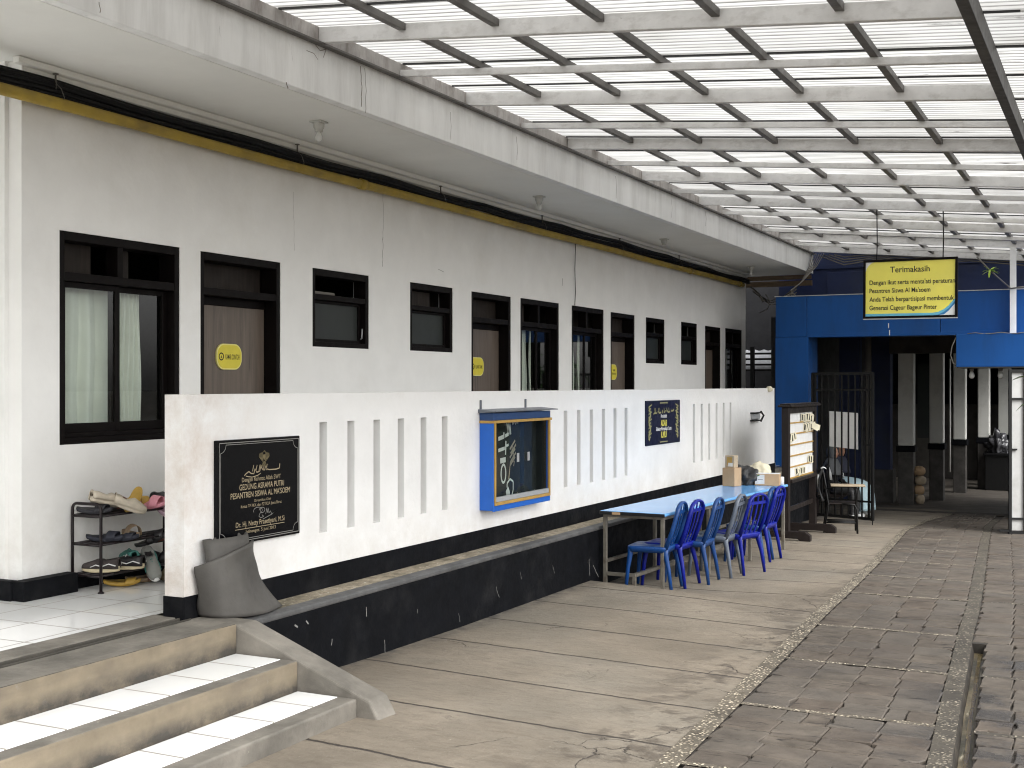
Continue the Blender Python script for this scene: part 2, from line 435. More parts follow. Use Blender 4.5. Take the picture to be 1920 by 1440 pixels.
def stone_mat():
    m, nt, b = newmat('slate_paver')
    v = coords(nt)
    at = nd(nt, 'ShaderNodeVertexColor'); at.layer_name = 'stone_tone'
    tone = sepxyz(nt, at.outputs['Color'])
    c = ramp(nt, noise(nt, v, 4.5, 8, .66), .3, .72, (.046, .038, .030, 1), (.145, .122, .098, 1))
    c = mixc(nt, mth(nt, 'MULTIPLY', tone[0], .55), c, (.092, .083, .072))
    c = mixc(nt, mth(nt, 'MULTIPLY', tone[1], .4), c, (.070, .052, .040))
    cleft = noise(nt, coords(nt, (2.2, 9, 3)), 2.2, 9, .72, .6)
    c = mixc(nt, ramp(nt, cleft, .57, .66), c, (.018, .015, .013))
    c = mixc(nt, ramp(nt, noise(nt, coords(nt, (2, 12, 3), loc=(3, 3, 3)), 2.6, 8, .75), .66, .75), c, (.17, .155, .135))
    s = sepxyz(nt, v)
    wet = nd(nt, 'ShaderNodeMapRange'); wet.inputs[1].default_value = -1.3; wet.inputs[2].default_value = -.6; lk(nt, s[0], wet.inputs[0])
    far = nd(nt, 'ShaderNodeMapRange'); far.inputs[1].default_value = 12.5; far.inputs[2].default_value = 9.0; lk(nt, s[1], far.inputs[0])
    wn = ramp(nt, noise(nt, coords(nt, loc=(8, 3, 1)), 1.6, 6, .65), .48, .60)
    wet_all = mth(nt, 'MULTIPLY', wn, mth(nt, 'ADD', mth(nt, 'MULTIPLY', mth(nt, 'MULTIPLY', wet.outputs[0], far.outputs[0]), 1.1), .30), cl=True)
    c = mixc(nt, mth(nt, 'MULTIPLY', wet_all, .6), c, (.022, .022, .024))
    lk(nt, c, b.inputs['Base Color'])
    lk(nt, mth(nt, 'SUBTRACT', .78, mth(nt, 'MULTIPLY', wet_all, .58)), b.inputs['Roughness']); b.inputs['Specular IOR Level'].default_value = .3
    h = mth(nt, 'ADD', mth(nt, 'MULTIPLY', cleft, 1.3), mth(nt, 'MULTIPLY', noise(nt, v, 30, 7, .7), .5))
    bump(nt, b, h, .65, .011)
    return m
M['stone'] = stone_mat()
def pebble_mat(name, dark=1.0, cover=.55):
    m, nt, b = newmat(name)
    v = coords(nt)
    vo = nd(nt, 'ShaderNodeTexVoronoi'); vo.inputs['Scale'].default_value = 52; lk(nt, v, vo.inputs['Vector'])
    cs = sepxyz(nt, vo.outputs['Color'])
    peb = ramp(nt, cs[0], .1, .95, c4(sc((.10, .078, .052), dark)), c4(sc((.66, .58, .44), dark)))
    mortar = ramp(nt, noise(nt, v, 5, 6), .35, .7, c4(sc((.055, .046, .034), dark)), c4(sc((.14, .12, .09), dark)))
    d = ramp(nt, vo.outputs['Distance'], .30, .52)
    bare = ramp(nt, noise(nt, coords(nt, loc=(5, 5, 5)), 6.5, 6, .7), cover, cover + .1)
    k = mth(nt, 'MAXIMUM', d, bare)
    k = mth(nt, 'MAXIMUM', k, mth(nt, 'LESS_THAN', cs[1], .25))
    lk(nt, mixc(nt, k, peb, mortar), b.inputs['Base Color']); b.inputs['Roughness'].default_value = .7
    bump(nt, b, mth(nt, 'SUBTRACT', 1.0, k), .9, .006)
    return m
M['pebble'] = pebble_mat('pebble_strip', 1.0, .60)
M['pebble2'] = pebble_mat('worn_pebble_strip', .55, .46)
M['mortar'] = surf('paver_bedding', (.05, .043, .036), .9, .3, 9, bmp=.5)
M['trough'] = surf('drain_trough', (.15, .118, .066), .4, .5, 5, (3, .7, 3), bmp=.5, bscale=40, stain=(.035, .03, .015), st_scale=2.5, st=(.42, .6), st_stretch=(3, .7, 3), stain2=(.5, .45, .33), st2_scale=7, st2=(.6, .75), st2_stretch=(3, .5, 3))
M['earth'] = surf('bare_ground', (.16, .145, .12), .9, .3, 2, bmp=.5, bscale=12)

def sheet_mat():
    m = bpy.data.materials.new('translucent_sheet'); m.use_nodes = True; nt = m.node_tree; nt.nodes.clear()
    out = nd(nt, 'ShaderNodeOutputMaterial')
    oi = nd(nt, 'ShaderNodeObjectInfo')
    tc = nd(nt, 'ShaderNodeTexCoord'); va = nd(nt, 'ShaderNodeVectorMath', operation='ADD')
    cmb = nd(nt, 'ShaderNodeCombineXYZ'); lk(nt, mth(nt, 'MULTIPLY', oi.outputs['Random'], 37.0), cmb.inputs[1])
    lk(nt, tc.outputs['Object'], va.inputs[0]); lk(nt, cmb.outputs[0], va.inputs[1])
    mp = nd(nt, 'ShaderNodeMapping'); mp.inputs['Scale'].default_value = (.75, 6.5, 1); lk(nt, va.outputs[0], mp.inputs['Vector'])
    mp2 = nd(nt, 'ShaderNodeMapping'); mp2.inputs['Scale'].default_value = (1.0, 24, 1); lk(nt, va.outputs[0], mp2.inputs['Vector'])
    n1 = noise(nt, mp.outputs[0], 2.0, 8, .72, .3); n2 = noise(nt, mp2.outputs[0], 1.8, 6, .6)
    sx = sepxyz(nt, tc.outputs['Object'])
    low = nd(nt, 'ShaderNodeMapRange'); low.inputs[1].default_value = 1.5; low.inputs[2].default_value = 4.7; lk(nt, sx[0], low.inputs[0])
    thr = mth(nt, 'SUBTRACT', .70, mth(nt, 'MULTIPLY', low.outputs[0], .115))
    d1 = mth(nt, 'MULTIPLY', mth(nt, 'SUBTRACT', n1, thr), 9.0, cl=True)
    d2 = mth(nt, 'MULTIPLY', mth(nt, 'SUBTRACT', n2, .42), 1.8, cl=True)
    # dark stripes painted into the valleys so the corrugation shows
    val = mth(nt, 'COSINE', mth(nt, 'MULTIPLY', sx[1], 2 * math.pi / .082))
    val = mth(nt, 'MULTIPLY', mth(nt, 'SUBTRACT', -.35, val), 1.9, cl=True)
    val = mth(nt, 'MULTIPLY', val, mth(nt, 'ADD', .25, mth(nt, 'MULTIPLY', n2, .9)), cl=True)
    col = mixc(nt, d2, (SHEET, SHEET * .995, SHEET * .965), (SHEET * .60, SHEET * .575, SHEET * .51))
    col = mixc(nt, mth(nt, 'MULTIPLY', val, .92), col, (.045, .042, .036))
    col = mixc(nt, mth(nt, 'MULTIPLY', d1, .9), col, (.06, .055, .045))
    tone = mth(nt, 'ADD', .74, mth(nt, 'MULTIPLY', oi.outputs['Random'], .26))
    cc = nd(nt, 'ShaderNodeMix', data_type='RGBA', blend_type='MULTIPLY'); cc.inputs[0].default_value = 1; lk(nt, col, cc.inputs[6])
    g = nd(nt, 'ShaderNodeCombineXYZ'); [lk(nt, tone, g.inputs[i]) for i in range(3)]; lk(nt, g.outputs[0], cc.inputs[7])
    tl = nd(nt, 'ShaderNodeBsdfTranslucent'); df = nd(nt, 'ShaderNodeBsdfDiffuse'); gl = nd(nt, 'ShaderNodeBsdfGlossy')
    gl.inputs['Roughness'].default_value = .3
    lk(nt, cc.outputs[2], tl.inputs[0]); lk(nt, cc.outputs[2], df.inputs[0])
    m1 = nd(nt, 'ShaderNodeMixShader'); m1.inputs[0].default_value = .22; lk(nt, tl.outputs[0], m1.inputs[1]); lk(nt, df.outputs[0], m1.inputs[2])
    m2 = nd(nt, 'ShaderNodeMixShader'); m2.inputs[0].default_value = .04; lk(nt, m1.outputs[0], m2.inputs[1]); lk(nt, gl.outputs[0], m2.inputs[2])
    lk(nt, m2.outputs[0], out.inputs[0])
    return m
M['sheet'] = sheet_mat()
M['steel'] = surf('painted_steel', (.66, .655, .65), .5, .08, 9, (1, 1, 1), stain=(.33, .31, .29), st_scale=5.5, st=(.5, .8), st_stretch=(1.2, 1, 2.2), st_amt=.7, stain2=(.10, .075, .06), st2_scale=15, st2=(.69, .77))
M['steel_dark'] = surf('dark_steel', (.115, .108, .10), .55, .15, 6, stain=(.05, .045, .04), st_scale=4, st=(.5, .75), st_amt=.8)  # under-lit tone of the rafters put into the base colour, with dark blotches
M['edge_steel'] = surf('dark_edge_steel', (.055, .05, .045), .6, .25, 6)
M['angle'] = surf('rust_stained_angle', (.42, .40, .385), .6, .2, 6, stain=(.13, .10, .085), st_scale=4.5, st=(.47, .68), st_stretch=(1, 1, .35), st_amt=.85)
M['white_metal'] = surf('white_paint_metal', (.72, .72, .71), .45, .06, 6, stain=(.4, .38, .34), st_scale=4, st=(.6, .8), st_stretch=(2, 2, .4), st_amt=.5)
M['blue'] = surf('blue_panel', (.002, .060, .235), .45, .06, 1.2, spec=.3, rvar=.05, stain=(.004, .035, .13), st_scale=1.6, st=(.5, .78), st_stretch=(1.5, 1.5, .3), st_amt=.7, stain2=(.03, .09, .26), st2_scale=7, st2=(.68, .8), st2_stretch=(1, 1, .3))
M['navy'] = surf('navy_wall', (.007, .018, .075), .6, .3, 1.5, stain=(.014, .022, .055), st_scale=1.0, st=(.45, .7), stain2=(.035, .04, .06), st2_scale=6, st2=(.66, .8), st2_stretch=(1, 1, .4))
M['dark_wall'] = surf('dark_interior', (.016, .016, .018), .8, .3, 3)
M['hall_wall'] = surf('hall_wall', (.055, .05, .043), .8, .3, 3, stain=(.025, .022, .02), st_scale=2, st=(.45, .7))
M['pillar'] = surf('pillar_paint', (.64, .64, .60), .6, .06, 3, stain=(.34, .33, .30), st_scale=2, st=(.55, .8), st_amt=.6)
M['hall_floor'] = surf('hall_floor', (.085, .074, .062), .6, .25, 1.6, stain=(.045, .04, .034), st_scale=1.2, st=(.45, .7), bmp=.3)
M['pillar_dark'] = surf('pillar_stone', (.06, .055, .05), .6, .3, 6, stain=(.025, .023, .02), st_scale=4, st=(.45, .7))
M['yellow_pipe'] = surf('yellow_pipe', (.36, .25, .034), .55, .15, 5, stain=(.13, .09, .03), st_scale=3.5, st=(.5, .75), st_stretch=(1, .5, 1), st_amt=.75)
M['cable'] = surf('black_cable', (.004, .004, .0045), .55, .2, 12, spec=.2)
M['wire_grey'] = plain('grey_wire', (.13, .12, .105), .6)
M['conduit'] = plain('white_conduit', (.55, .55, .52), .6)
M['granite'] = surf('black_granite', (.004, .0042, .005), .22, .3, 30, spec=.12, rvar=.03)
M['gold'] = plain('faded_gold', (.30, .245, .155), .55)
M['gold_dim'] = plain('dim_gold', (.13, .105, .05), .55)
M['silver_line'] = plain('silver_inlay', (.20, .195, .18), .5)
M['navy_sign'] = surf('navy_signboard', (.006, .009, .032), .35, .1, 4, spec=.2)
M['sign_gold'] = plain('olive_gold', (.30, .29, .13), .55)
M['sign_yellow'] = plain('sign_yellow', (.66, .60, .10), .5)
M['sign_white'] = plain('sign_white', (.72, .73, .72), .5)
M['plate_yellow'] = plain('plate_yellow', (.62, .53, .045), .45)
M['plate_rim'] = plain('plate_rim', (.70, .64, .22), .45)
M['plate_ink'] = plain('plate_ink', (.03, .026, .003), .5)
M['banner_yellow'] = surf('banner_yellow', (.84, .76, .13), .5, .05, 3, stain=(.78, .71, .16), st_scale=2, st=(.5, .75), st_amt=.6)
M['banner_cyan'] = plain('banner_cyan', (.13, .45, .62), .5)
M['banner_blue'] = plain('banner_blue', (.03, .19, .42), .5)
M['ink'] = plain('ink', (.022, .020, .014), .6)
M['rubber'] = surf('grey_rubber', (.060, .056, .050), .65, .2, 5, bmp=.3, bscale=60, stain=(.095, .089, .08), st_scale=2.5, st=(.45, .75), st_amt=.6, stain2=(.06, .055, .05), st2_scale=14, st2=(.62, .74))
M['case_blue'] = plain('case_blue', (.006, .11, .50), .42)
M['case_navy'] = plain('case_navy', (.008, .045, .15), .42)
M['trim'] = surf('gold_trim', (.42, .255, .06), .5, .15, 12)
M['alu'] = surf('aluminium', (.42, .43, .44), .38, .08, 8, metallic=.3)
M['silver'] = surf('bright_metal_sheet', (.62, .63, .65), .4, .3, 2, (1, 1, 3), rvar=.1)
M['zinc'] = surf('zinc_sheet', (.15, .165, .19), .45, .2, 6, metallic=.3)
M['board_black'] = surf('black_felt', (.012, .014, .013), .9, .3, 4)
M['paper'] = surf('paper', (.62, .62, .60), .7, .15, 9)
M['paper_tan'] = surf('kraft_paper', (.38, .31, .22), .7, .15, 14)
M['table_blue'] = surf('blue_laminate', (.15, .40, .78), .17, .03, 2, rvar=.012)
M['edge_black'] = plain('black_edging', (.01, .01, .011), .4)
M['tube_steel'] = surf('bare_steel_tube', (.20, .185, .155), .4, .25, 9, metallic=.35, stain=(.09, .06, .04), st_scale=8, st=(.52, .7), st_amt=.8)
M['chair_mid'] = surf('blue_plastic', (.003, .045, .185), .36, .08, 5, spec=.45, stain=tuple(.7 * x + .022 for x in (.003, .045, .185)), st_scale=7, st=(.52, .75), st_amt=.6, bmp=.12, bscale=40)
M['chair_royal'] = surf('royal_plastic', (.003, .010, .215), .38, .08, 5, spec=.35, stain=tuple(.7 * x + .022 for x in (.003, .010, .215)), st_scale=7, st=(.52, .75), st_amt=.6, bmp=.12, bscale=40)
M['chair_steel'] = surf('steel_blue_plastic', (.008, .045, .165), .38, .1, 5, spec=.4, stain=tuple(.7 * x + .022 for x in (.008, .045, .165)), st_scale=7, st=(.52, .75), st_amt=.6, bmp=.12, bscale=40)
M['chair_grey'] = surf('grey_plastic', (.10, .12, .155), .42, .12, 6)
M['cardboard'] = surf('cardboard', (.42, .285, .165), .8, .1, 5, stain=(.33, .22, .125), st_scale=3, st=(.5, .75), st_amt=.6)
M['bag_black'] = surf('black_nylon', (.03, .03, .031), .5, .25, 8, bmp=.6, bscale=18, bdist=.02)
M['cream'] = surf('cream_cloth', (.62, .58, .44), .75, .12, 8, bmp=.4, bscale=20, bdist=.01)
M['skin'] = plain('skin', (.36, .19, .125), .55)
M['leaf'] = surf('leaf', (.07, .16, .035), .5, .35, 6)
M['leaf_lime'] = surf('lime_leaf', (.35, .50, .05), .5, .3, 20)
M['bark'] = surf('bark', (.10, .075, .05), .9, .3, 8, (3, 3, .6), bmp=.6)
M['bulb'] = surf('frosted_bulb', (.62, .62, .60), .25, .05, 5)

M['scuff_white'] = plain('chalky_scuff', (.22, .22, .21), .9)

M['gate_sheet'] = surf('gate_sheet', (.42, .42, .41), .5, .1, 4, stain=(.25, .24, .22), st_scale=3, st=(.5, .75), st_amt=.6)

M['drain_water'] = surf('drain_water', (.20, .155, .075), .12, .3, 5, (3, .6, 1), rvar=.04)
M['bright_sheet'] = plain('bright_sheet', (.90, .90, .90), .6)

M['wet_dirt'] = surf('wet_dirt', (.022, .018, .013), .7, .4, 8, stain=(.07, .058, .04), st_scale=7, st=(.5, .7), bmp=.5)
# ------------------------------------------------------------------ ground
def st(o): return tag(o, kind='structure')
def sheet(name, xa, xb, y0, y1, mat, dz=0.0, ny=None, nx=6, zf=None):
    """ground sheet between two x(Y) borders, following the fall of the yard"""
    mb = MB(); ny = ny or max(2, int((y1 - y0) / .4))
    fa = xa if callable(xa) else (lambda y: xa); fb = xb if callable(xb) else (lambda y: xb)
    zf = zf or (lambda x, y: gz(y))
    def fn(u, v):
        y = y0 + (y1 - y0) * v; x = fa(y) + (fb(y) - fa(y)) * u
        return (x, y, zf(x, y) + dz)
    mb.grid(fn, nx, ny, smooth=False)
    return mb
def interp(P, y):
    if y <= P[0][0]: return P[0][1] + (P[1][1] - P[0][1]) / (P[1][0] - P[0][0]) * (y - P[0][0])
    for (a, xa), (b, xb) in zip(P, P[1:]):
        if y <= b: return xa + (xb - xa) * (y - a) / (b - a)
    return P[-1][1]
XLo = lambda y: interp([(5.7, -2.02), (7.25, -2.15), (8.6, -2.225), (10.4, -2.345), (11.85, -2.40), (14.5, -2.575), (19.6, -3.02), (21.5, -2.98), (23, -2.75)], y)
XLi = lambda y: XLo(y) + interp([(5.7, .115), (10, .125), (12, .11), (20, .10)], y)
XMl = lambda y: interp([(6.3, -.85), (7.8, -.97), (8.7, -1.03), (10.15, -1.137), (11.5, -1.215), (13.7, -1.385), (18.6, -1.775), (21, -1.95)], y)
XMr = lambda y: XMl(y) + .115
XDl = lambda y: XMr(y) + .012
XDr = lambda y: XDl(y) + .075

mb = MB(); mb.grid(lambda u, v: (-60 + 120 * u, -40 + 140 * v, gz(-40 + 140 * v) - .16), 8, 70, smooth=False)
st(mb.build('ground', M['earth']))
# concrete pavement: raised slab up to a crest, lower slab behind it
crest = lambda x: 11.2 - .19 * (x + 4.68)
mb = MB()
def slab_near(u, v):
    x = -4.85 + 2.9 * u
    x = min(x, XLo(0) + .05) if False else x
    y = -2 + (crest(x) + 2) * v
    x2 = -4.85 + (XLo(max(y, 0)) + .05 + 4.85) * u
    return (x2, y, slab_z(x2, y, False))
mb.grid(slab_near, 12, 40, smooth=False)
def slab_far(u, v):
    x = -4.85 + 2.9 * u
    y = crest(x) + (24 - crest(x)) * v
    x2 = -4.85 + (XLo(y) + .05 + 4.85) * u
    return (x2, y, slab_z(x2, y, True))
mb.grid(slab_far, 12, 34, smooth=False)
def slab_step(u, v):
    x = -4.85 + 2.9 * u; y = crest(x)
    x2 = -4.85 + (XLo(y) + .05 + 4.85) * u
    return (x2, y, slab_z(x2, y, False) * (1 - v) + slab_z(x2, y, True) * v)
mb.grid(slab_step, 12, 1, smooth=False)
st(mb.build('pavement', M['pavement']))
# left of the ledge wall, the alley and the covered hall beyond
st(sheet('alley', -9, -4.85, 20.2, 40, M['pavement'], -.004).build('alley_floor', M['pavement']))
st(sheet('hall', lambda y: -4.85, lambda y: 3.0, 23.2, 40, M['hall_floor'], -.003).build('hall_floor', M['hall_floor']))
# bedding under the pavers (open at the drain)
st(sheet('b', lambda y: XLo(y) + .02, lambda y: XMr(y), -2, 24.0, M['mortar'], -.016).build('path_bed', M['mortar']))
mbb = sheet('b', lambda y: XDr(y), 8, -2, 9.8, M['mortar'], -.016)
def bed2(u, v):
    y = 9.8 + 14.2 * v; x = XMr(y) + (8 - XMr(y)) * u
    return (x, y, gz(y) - .016)
mbb.grid(bed2, 6, 34, smooth=False)
st(mbb.build('path_bed', M['mortar']))
# pebble borders and the cross strips
mb = sheet('s', XLo, XLi, -2, 23, M['pebble'], .006, nx=1)
CROSS = [2.85, 4.28, 5.71, 7.15, 8.58, 10.02, 11.86, 13.27, 14.7, 16.35, 18.1, 20.05, 21.7, 23.3]
for yc in CROSS:
    mb.grid(lambda u, v: (XLi(yc) + (XMl(yc) - XLi(yc)) * u, yc - .028 + .056 * v + .02 * (math.sin(u * 9 + yc) * .4), gz(yc - .028 + .056 * v) + .004), 10, 1, smooth=False)
st(mb.build('path_border', M['pebble']))
mb = sheet('s', XMl, XMr, -2, 22.5, M['pebble2'], .005, nx=1)
for yc in (5.72, 7.12, 8.62, 11.9, 14.6):
    mb.grid(lambda u, v: (XDr(yc) + (3.5 - XDr(yc)) * u, yc - .03 + .06 * v, gz(yc) + .004), 8, 1, smooth=False)
st(mb.build('path_border', M['pebble2']))
# drain channel: walls and a rounded trough
mb = MB()
def drain_part(xa, za, xb, zb, mi):
    def fn(u, v):
        y = -2 + 11.78 * v; n = .006 * mnoise.noise((y * 3.1, xa * 50, 1))
        return (xa(y) + (xb(y) - xa(y)) * u + n * .5, y, gz(y) + za + (zb - za) * u)
    mb.grid(lambda u, v: fn(u, v), 1, 90, mi, smooth=False)
def drain_side(fx, z0, z1, mi, fx2):
    mb.grid(lambda u, v: (fx(-2 + 11.78 * v) * (1 - u) + fx2(-2 + 11.78 * v) * u + .004 * mnoise.noise(((-2 + 11.78 * v) * 4, u, 2)), -2 + 11.78 * v, gz(-2 + 11.78 * v) + z0 + (z1 - z0) * u), 1, 90, mi, smooth=False)
drain_side(XMr, .004, -.070, 1, lambda y: XDl(y) + .004)
drain_side(lambda y: XDl(y) + .004, -.070, -.072, 0, lambda y: XDr(y))
drain_side(lambda y: XDr(y), -.072, -.004, 1, lambda y: XDr(y) + .008)
mb.box(XDl(9.8) - .015, XDr(9.8) + .02, 9.775, 9.85, gz(9.8) - .13, gz(9.8) + .002, 1)
st(mb.build('drain_channel', [M['trough'], M['wet_dirt']]))
mb = MB()
def water(u, v):
    y = -2 + 11.7 * v; w_ = .012 + .006 * mnoise.noise((0, y * 1.7, 3)); cx = (XDl(y) + XDr(y)) / 2 + .006 + .006 * mnoise.noise((4, y * .9, 0))
    return (cx + (u - .5) * 2 * w_, y, gz(y) - .066)
mb.grid(water, 2, 90); st(mb.build('drain_water', M['drain_water']))
# slate pavers, one mesh, each stone irregular with its own tone
mb = MB(); tones = []
def stone(x0, x1, y0, y1, g=.0035):
    j = lambda a: rnd.uniform(-a, a)
    cs = [(x0 + g + j(.0035), y0 + g + j(.0035)), (x1 - g + j(.0035), y0 + g + j(.0035)), (x1 - g + j(.0035), y1 - g + j(.0035)), (x0 + g + j(.0035), y1 - g + j(.0035))]
    h = rnd.uniform(-.002, .003); tx = j(.005); ty = j(.005)
    cx = (x0 + x1) / 2; cy = (y0 + y1) / 2
    top = []; n = 3
    # outline with a few chipped points
    out = []
    for k in range(4):
        a = V(cs[k]); b2 = V(cs[(k + 1) % 4])
        for i in range(n):
            p = a.lerp(b2, i / n)
            if i: p = p + V((j(.004), j(.004)))
            out.append(p)
    if rnd.random() < .28:
        k = rnd.randrange(len(out)); out[k] = out[k].lerp(V((cx, cy)), rnd.uniform(.08, .22))
    m_ = len(out)
    zt = lambda p: gz(p.y) + .004 + h + tx * (p.x - cx) / .14 * .5 + ty * (p.y - cy) / .14 * .5
    inn = [p.lerp(V((cx, cy)), .045) for p in out]
    vs = [(p.x, p.y, zt(p) - .028) for p in out] + [(p.x, p.y, zt(p) - .006) for p in out] + [(p.x, p.y, zt(p)) for p in inn]
    fs = []
    for r_ in (0, 1):
        for k in range(m_):
            k2 = (k + 1) % m_
            fs.append((r_ * m_ + k, r_ * m_ + k2, (r_ + 1) * m_ + k2, (r_ + 1) * m_ + k))
    fs.append(tuple(2 * m_ + k for k in range(m_)))
    b0 = len(mb.f)
    mb.add(vs, fs)
    t = (rnd.random(), rnd.random() ** 2, rnd.random())
    tones.extend([t] * len(fs))
for ya, yb in zip(CROSS, CROSS[1:]):
    a = ya + .030; b_ = yb - .030; nr = max(2, round((b_ - a) / .275))
    for r_ in range(nr):
        y0 = a + (b_ - a) * r_ / nr; y1 = a + (b_ - a) * (r_ + 1) / nr; ym = (y0 + y1) / 2
        xl = XLi(ym) + .004; xr = XMl(ym) - .004
        cut = [0, .255 + rnd.uniform(-.007, .007), .5 + rnd.uniform(-.007, .007), .75 + rnd.uniform(-.007, .007), 1]
        sk = (0, 1, 2, 3)
        for c_ in sk:
            xa = xl + (xr - xl) * cut[c_]; xb = xl + (xr - xl) * cut[c_ + 1]
            if rnd.random() < .06:
                xm_ = xa + (xb - xa) * rnd.uniform(.4, .6); stone(xa, xm_, y0, y1, .004); stone(xm_, xb, y0, y1, .004)
            elif rnd.random() < .05:
                yq = y0 + (y1 - y0) * rnd.uniform(.4, .6); stone(xa, xb, y0, yq, .004); stone(xa, xb, yq, y1, .004)
            else: stone(xa, xb, y0, y1)
RX = [2.9, 4.3, 5.72, 7.12, 8.62, 10.15, 11.9, 13.2, 14.6, 16.2, 18, 19.8, 21.6, 23.3]
for ya, yb in zip(RX, RX[1:]):
    a = ya + .032; b_ = yb - .032; nr = max(2, round((b_ - a) / .28))
    for r_ in range(nr):
        y0 = a + (b_ - a) * r_ / nr; y1 = a + (b_ - a) * (r_ + 1) / nr; ym = (y0 + y1) / 2
        x = (XDr(ym) if ym < 9.8 else XMr(ym)) + .008
        x += 0
        w0 = .19 if ym < 9.8 else .27
        while x < 1.6:
            stone(x, x + w0, y0, y1); x += w0; w0 = rnd.uniform(.255, .3)
o = mb.build('path', M['stone']); st(o)
at = o.data.color_attributes.new('stone_tone', 'FLOAT_COLOR', 'CORNER')
for p, t in zip(o.data.polygons, tones):
    for li in p.loop_indices: at.data[li].color = (t[0], t[1], t[2], 1)
# veranda floor and its cement margin
mb = MB()
mb.grid(lambda u, v: (-12 + 6.75 * u, -4 + 27 * v, 0), 1, 1, smooth=False)
st(mb.build('veranda_floor', M['tile']))
mb = MB()
mb.box(-5.25, -5.06, -4, 5.70, -.5, .0045)
mb.box(-4.93, -4.66, -4, 5.70, -.5, .0045)
mb.box(-5.06, -4.93, -4, 5.76, -.5, -.012, 1)
mb.box(-5.035, -5.025, -4, 5.72, -.02, .006, 1); mb.box(-4.985, -4.972, -4, 5.72, -.02, .001, 1)
st(mb.build('veranda_margin', [M['cement'], M['track']], bevel=.006))
mb = MB(); mb.box(-12, -5.15, -4, 23, -1.0, -.02)
st(mb.build('veranda_base', M['cement']))
# ------------------------------------------------------------------ dormitory building
WX = -6.4
def grid_wall(mb, ycuts, zcuts, holes, x0, x1, mi=0):
    """wall slab between planes x0 (back) and x1 (front) with rectangular holes (ya,yb,za,zb)"""
    ys = sorted(set(ycuts + [h[0] for h in holes] + [h[1] for h in holes]))
    zs = sorted(set(zcuts + [h[2] for h in holes] + [h[3] for h in holes]))
    def solid(i, j):
        if i < 0 or j < 0 or i >= len(ys) - 1 or j >= len(zs) - 1: return False
        y = (ys[i] + ys[i + 1]) / 2; z = (zs[j] + zs[j + 1]) / 2
        return not any(h[0] < y < h[1] and h[2] < z < h[3] for h in holes)
    for i in range(len(ys) - 1):
        for j in range(len(zs) - 1):
            if not solid(i, j): continue
            a, b, c, d = ys[i], ys[i + 1], zs[j], zs[j + 1]
            mb.add([(x1, a, c), (x1, b, c), (x1, b, d), (x1, a, d)], [(0, 1, 2, 3)], mi)
            mb.add([(x0, a, c), (x0, b, c), (x0, b, d), (x0, a, d)], [(3, 2, 1, 0)], mi)
            if not solid(i - 1, j): mb.add([(x0, a, c), (x1, a, c), (x1, a, d), (x0, a, d)], [(0, 1, 2, 3)], mi)
            if not solid(i + 1, j): mb.add([(x0, b, c), (x1, b, c), (x1, b, d), (x0, b, d)], [(3, 2, 1, 0)], mi)
            if not solid(i, j - 1): mb.add([(x0, a, c), (x1, a, c), (x1, b, c), (x0, b, c)], [(3, 2, 1, 0)], mi)
            if not solid(i, j + 1): mb.add([(x0, a, d), (x1, a, d), (x1, b, d), (x0, b, d)], [(0, 1, 2, 3)], mi)
BIG = [(6.05, 7.23, .99, 2.44), (13.14, 14.26, .99, 2.43), (14.665, 15.77, .99, 2.43), (21.607, 22.69, .99, 2.42)]
SMALL = [(8.94, 9.85, 1.735, 2.432), (10.605, 11.485, 1.74, 2.43), (17.454, 18.3, 1.72, 2.412), (19.108, 19.95, 1.724, 2.42)]
DOORS = [(7.464, 8.478, 0.0, 2.436), (11.907, 12.884, 0, 2.425), (16.028, 16.978, 0, 2.415), (20.396, 21.309, 0, 2.41)]
bld = thing('dormitory_building', 'long white single-storey dormitory with dark framed windows and doors under a deep eave', 'building', (-6.4, 14, 0))
mb = MB(); grid_wall(mb, [5.73, 22.95], [0, 3.512], BIG + SMALL + DOORS, -6.58, WX)
mb.box(-12, -6.58, 5.73, 5.88, 0, 3.512); mb.box(-12, -6.58, 22.8, 22.95, -1, 3.512)
mb.box(-6.62, -6.52, 5.70, 5.73, 0, 3.512); mb.box(-6.40, -6.398 + .0, 22.62, 22.96, 2.9, 3.4)
mb.build('wall', M['wall'], bld, bevel=.008, recalc=True)
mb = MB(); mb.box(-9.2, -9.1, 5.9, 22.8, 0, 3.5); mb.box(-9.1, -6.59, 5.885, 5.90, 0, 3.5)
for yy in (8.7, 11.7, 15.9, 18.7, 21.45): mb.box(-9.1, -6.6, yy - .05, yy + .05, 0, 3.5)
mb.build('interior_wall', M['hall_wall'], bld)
mb = MB(); mb.box(-12, -11.85, -4, 5.73, 0, 3.51); mb.build('unseen_lobby_wall', M['wall'], bld)  # unseen wall added to keep open sky from lighting the soffit
mb = MB(); mb.box(-12, -5.335, -4, 23.52, 3.512, 3.70); mb.build('soffit', M['soffit'], bld)
mb = MB(); mb.box(-5.335, -5.25, -4, 23.55, 3.512, 3.885); mb.box(-12, -5.335, 23.52, 23.55, 3.505, 3.885)
mb.build('fascia', M['fascia'], bld, bevel=.006)
mb = MB(); mb.box(-6.401, -6.30, 5.66, 6.12, 0, .13); mb.box(-12, -6.4, 5.64, 5.70, 0, .13); mb.box(-6.401, -6.386, 6.12, 7.46, 0, .10)
for a, b in ((8.478, 11.907), (12.884, 16.028), (16.978, 20.396), (21.309, 22.95)): mb.box(-6.401, -6.386, a, b, 0, .10)
mb.build('skirting', M['black'], bld, bevel=.004)
mb = MB(); mb.box(-6.38, -6.32, 5.64, 22.95, 3.465, 3.51); mb.box(-6.39, -6.36, 5.7, 22.95, 3.42, 3.465)
mb.build('ceiling_moulding', M['soffit'], bld, bevel=.008)
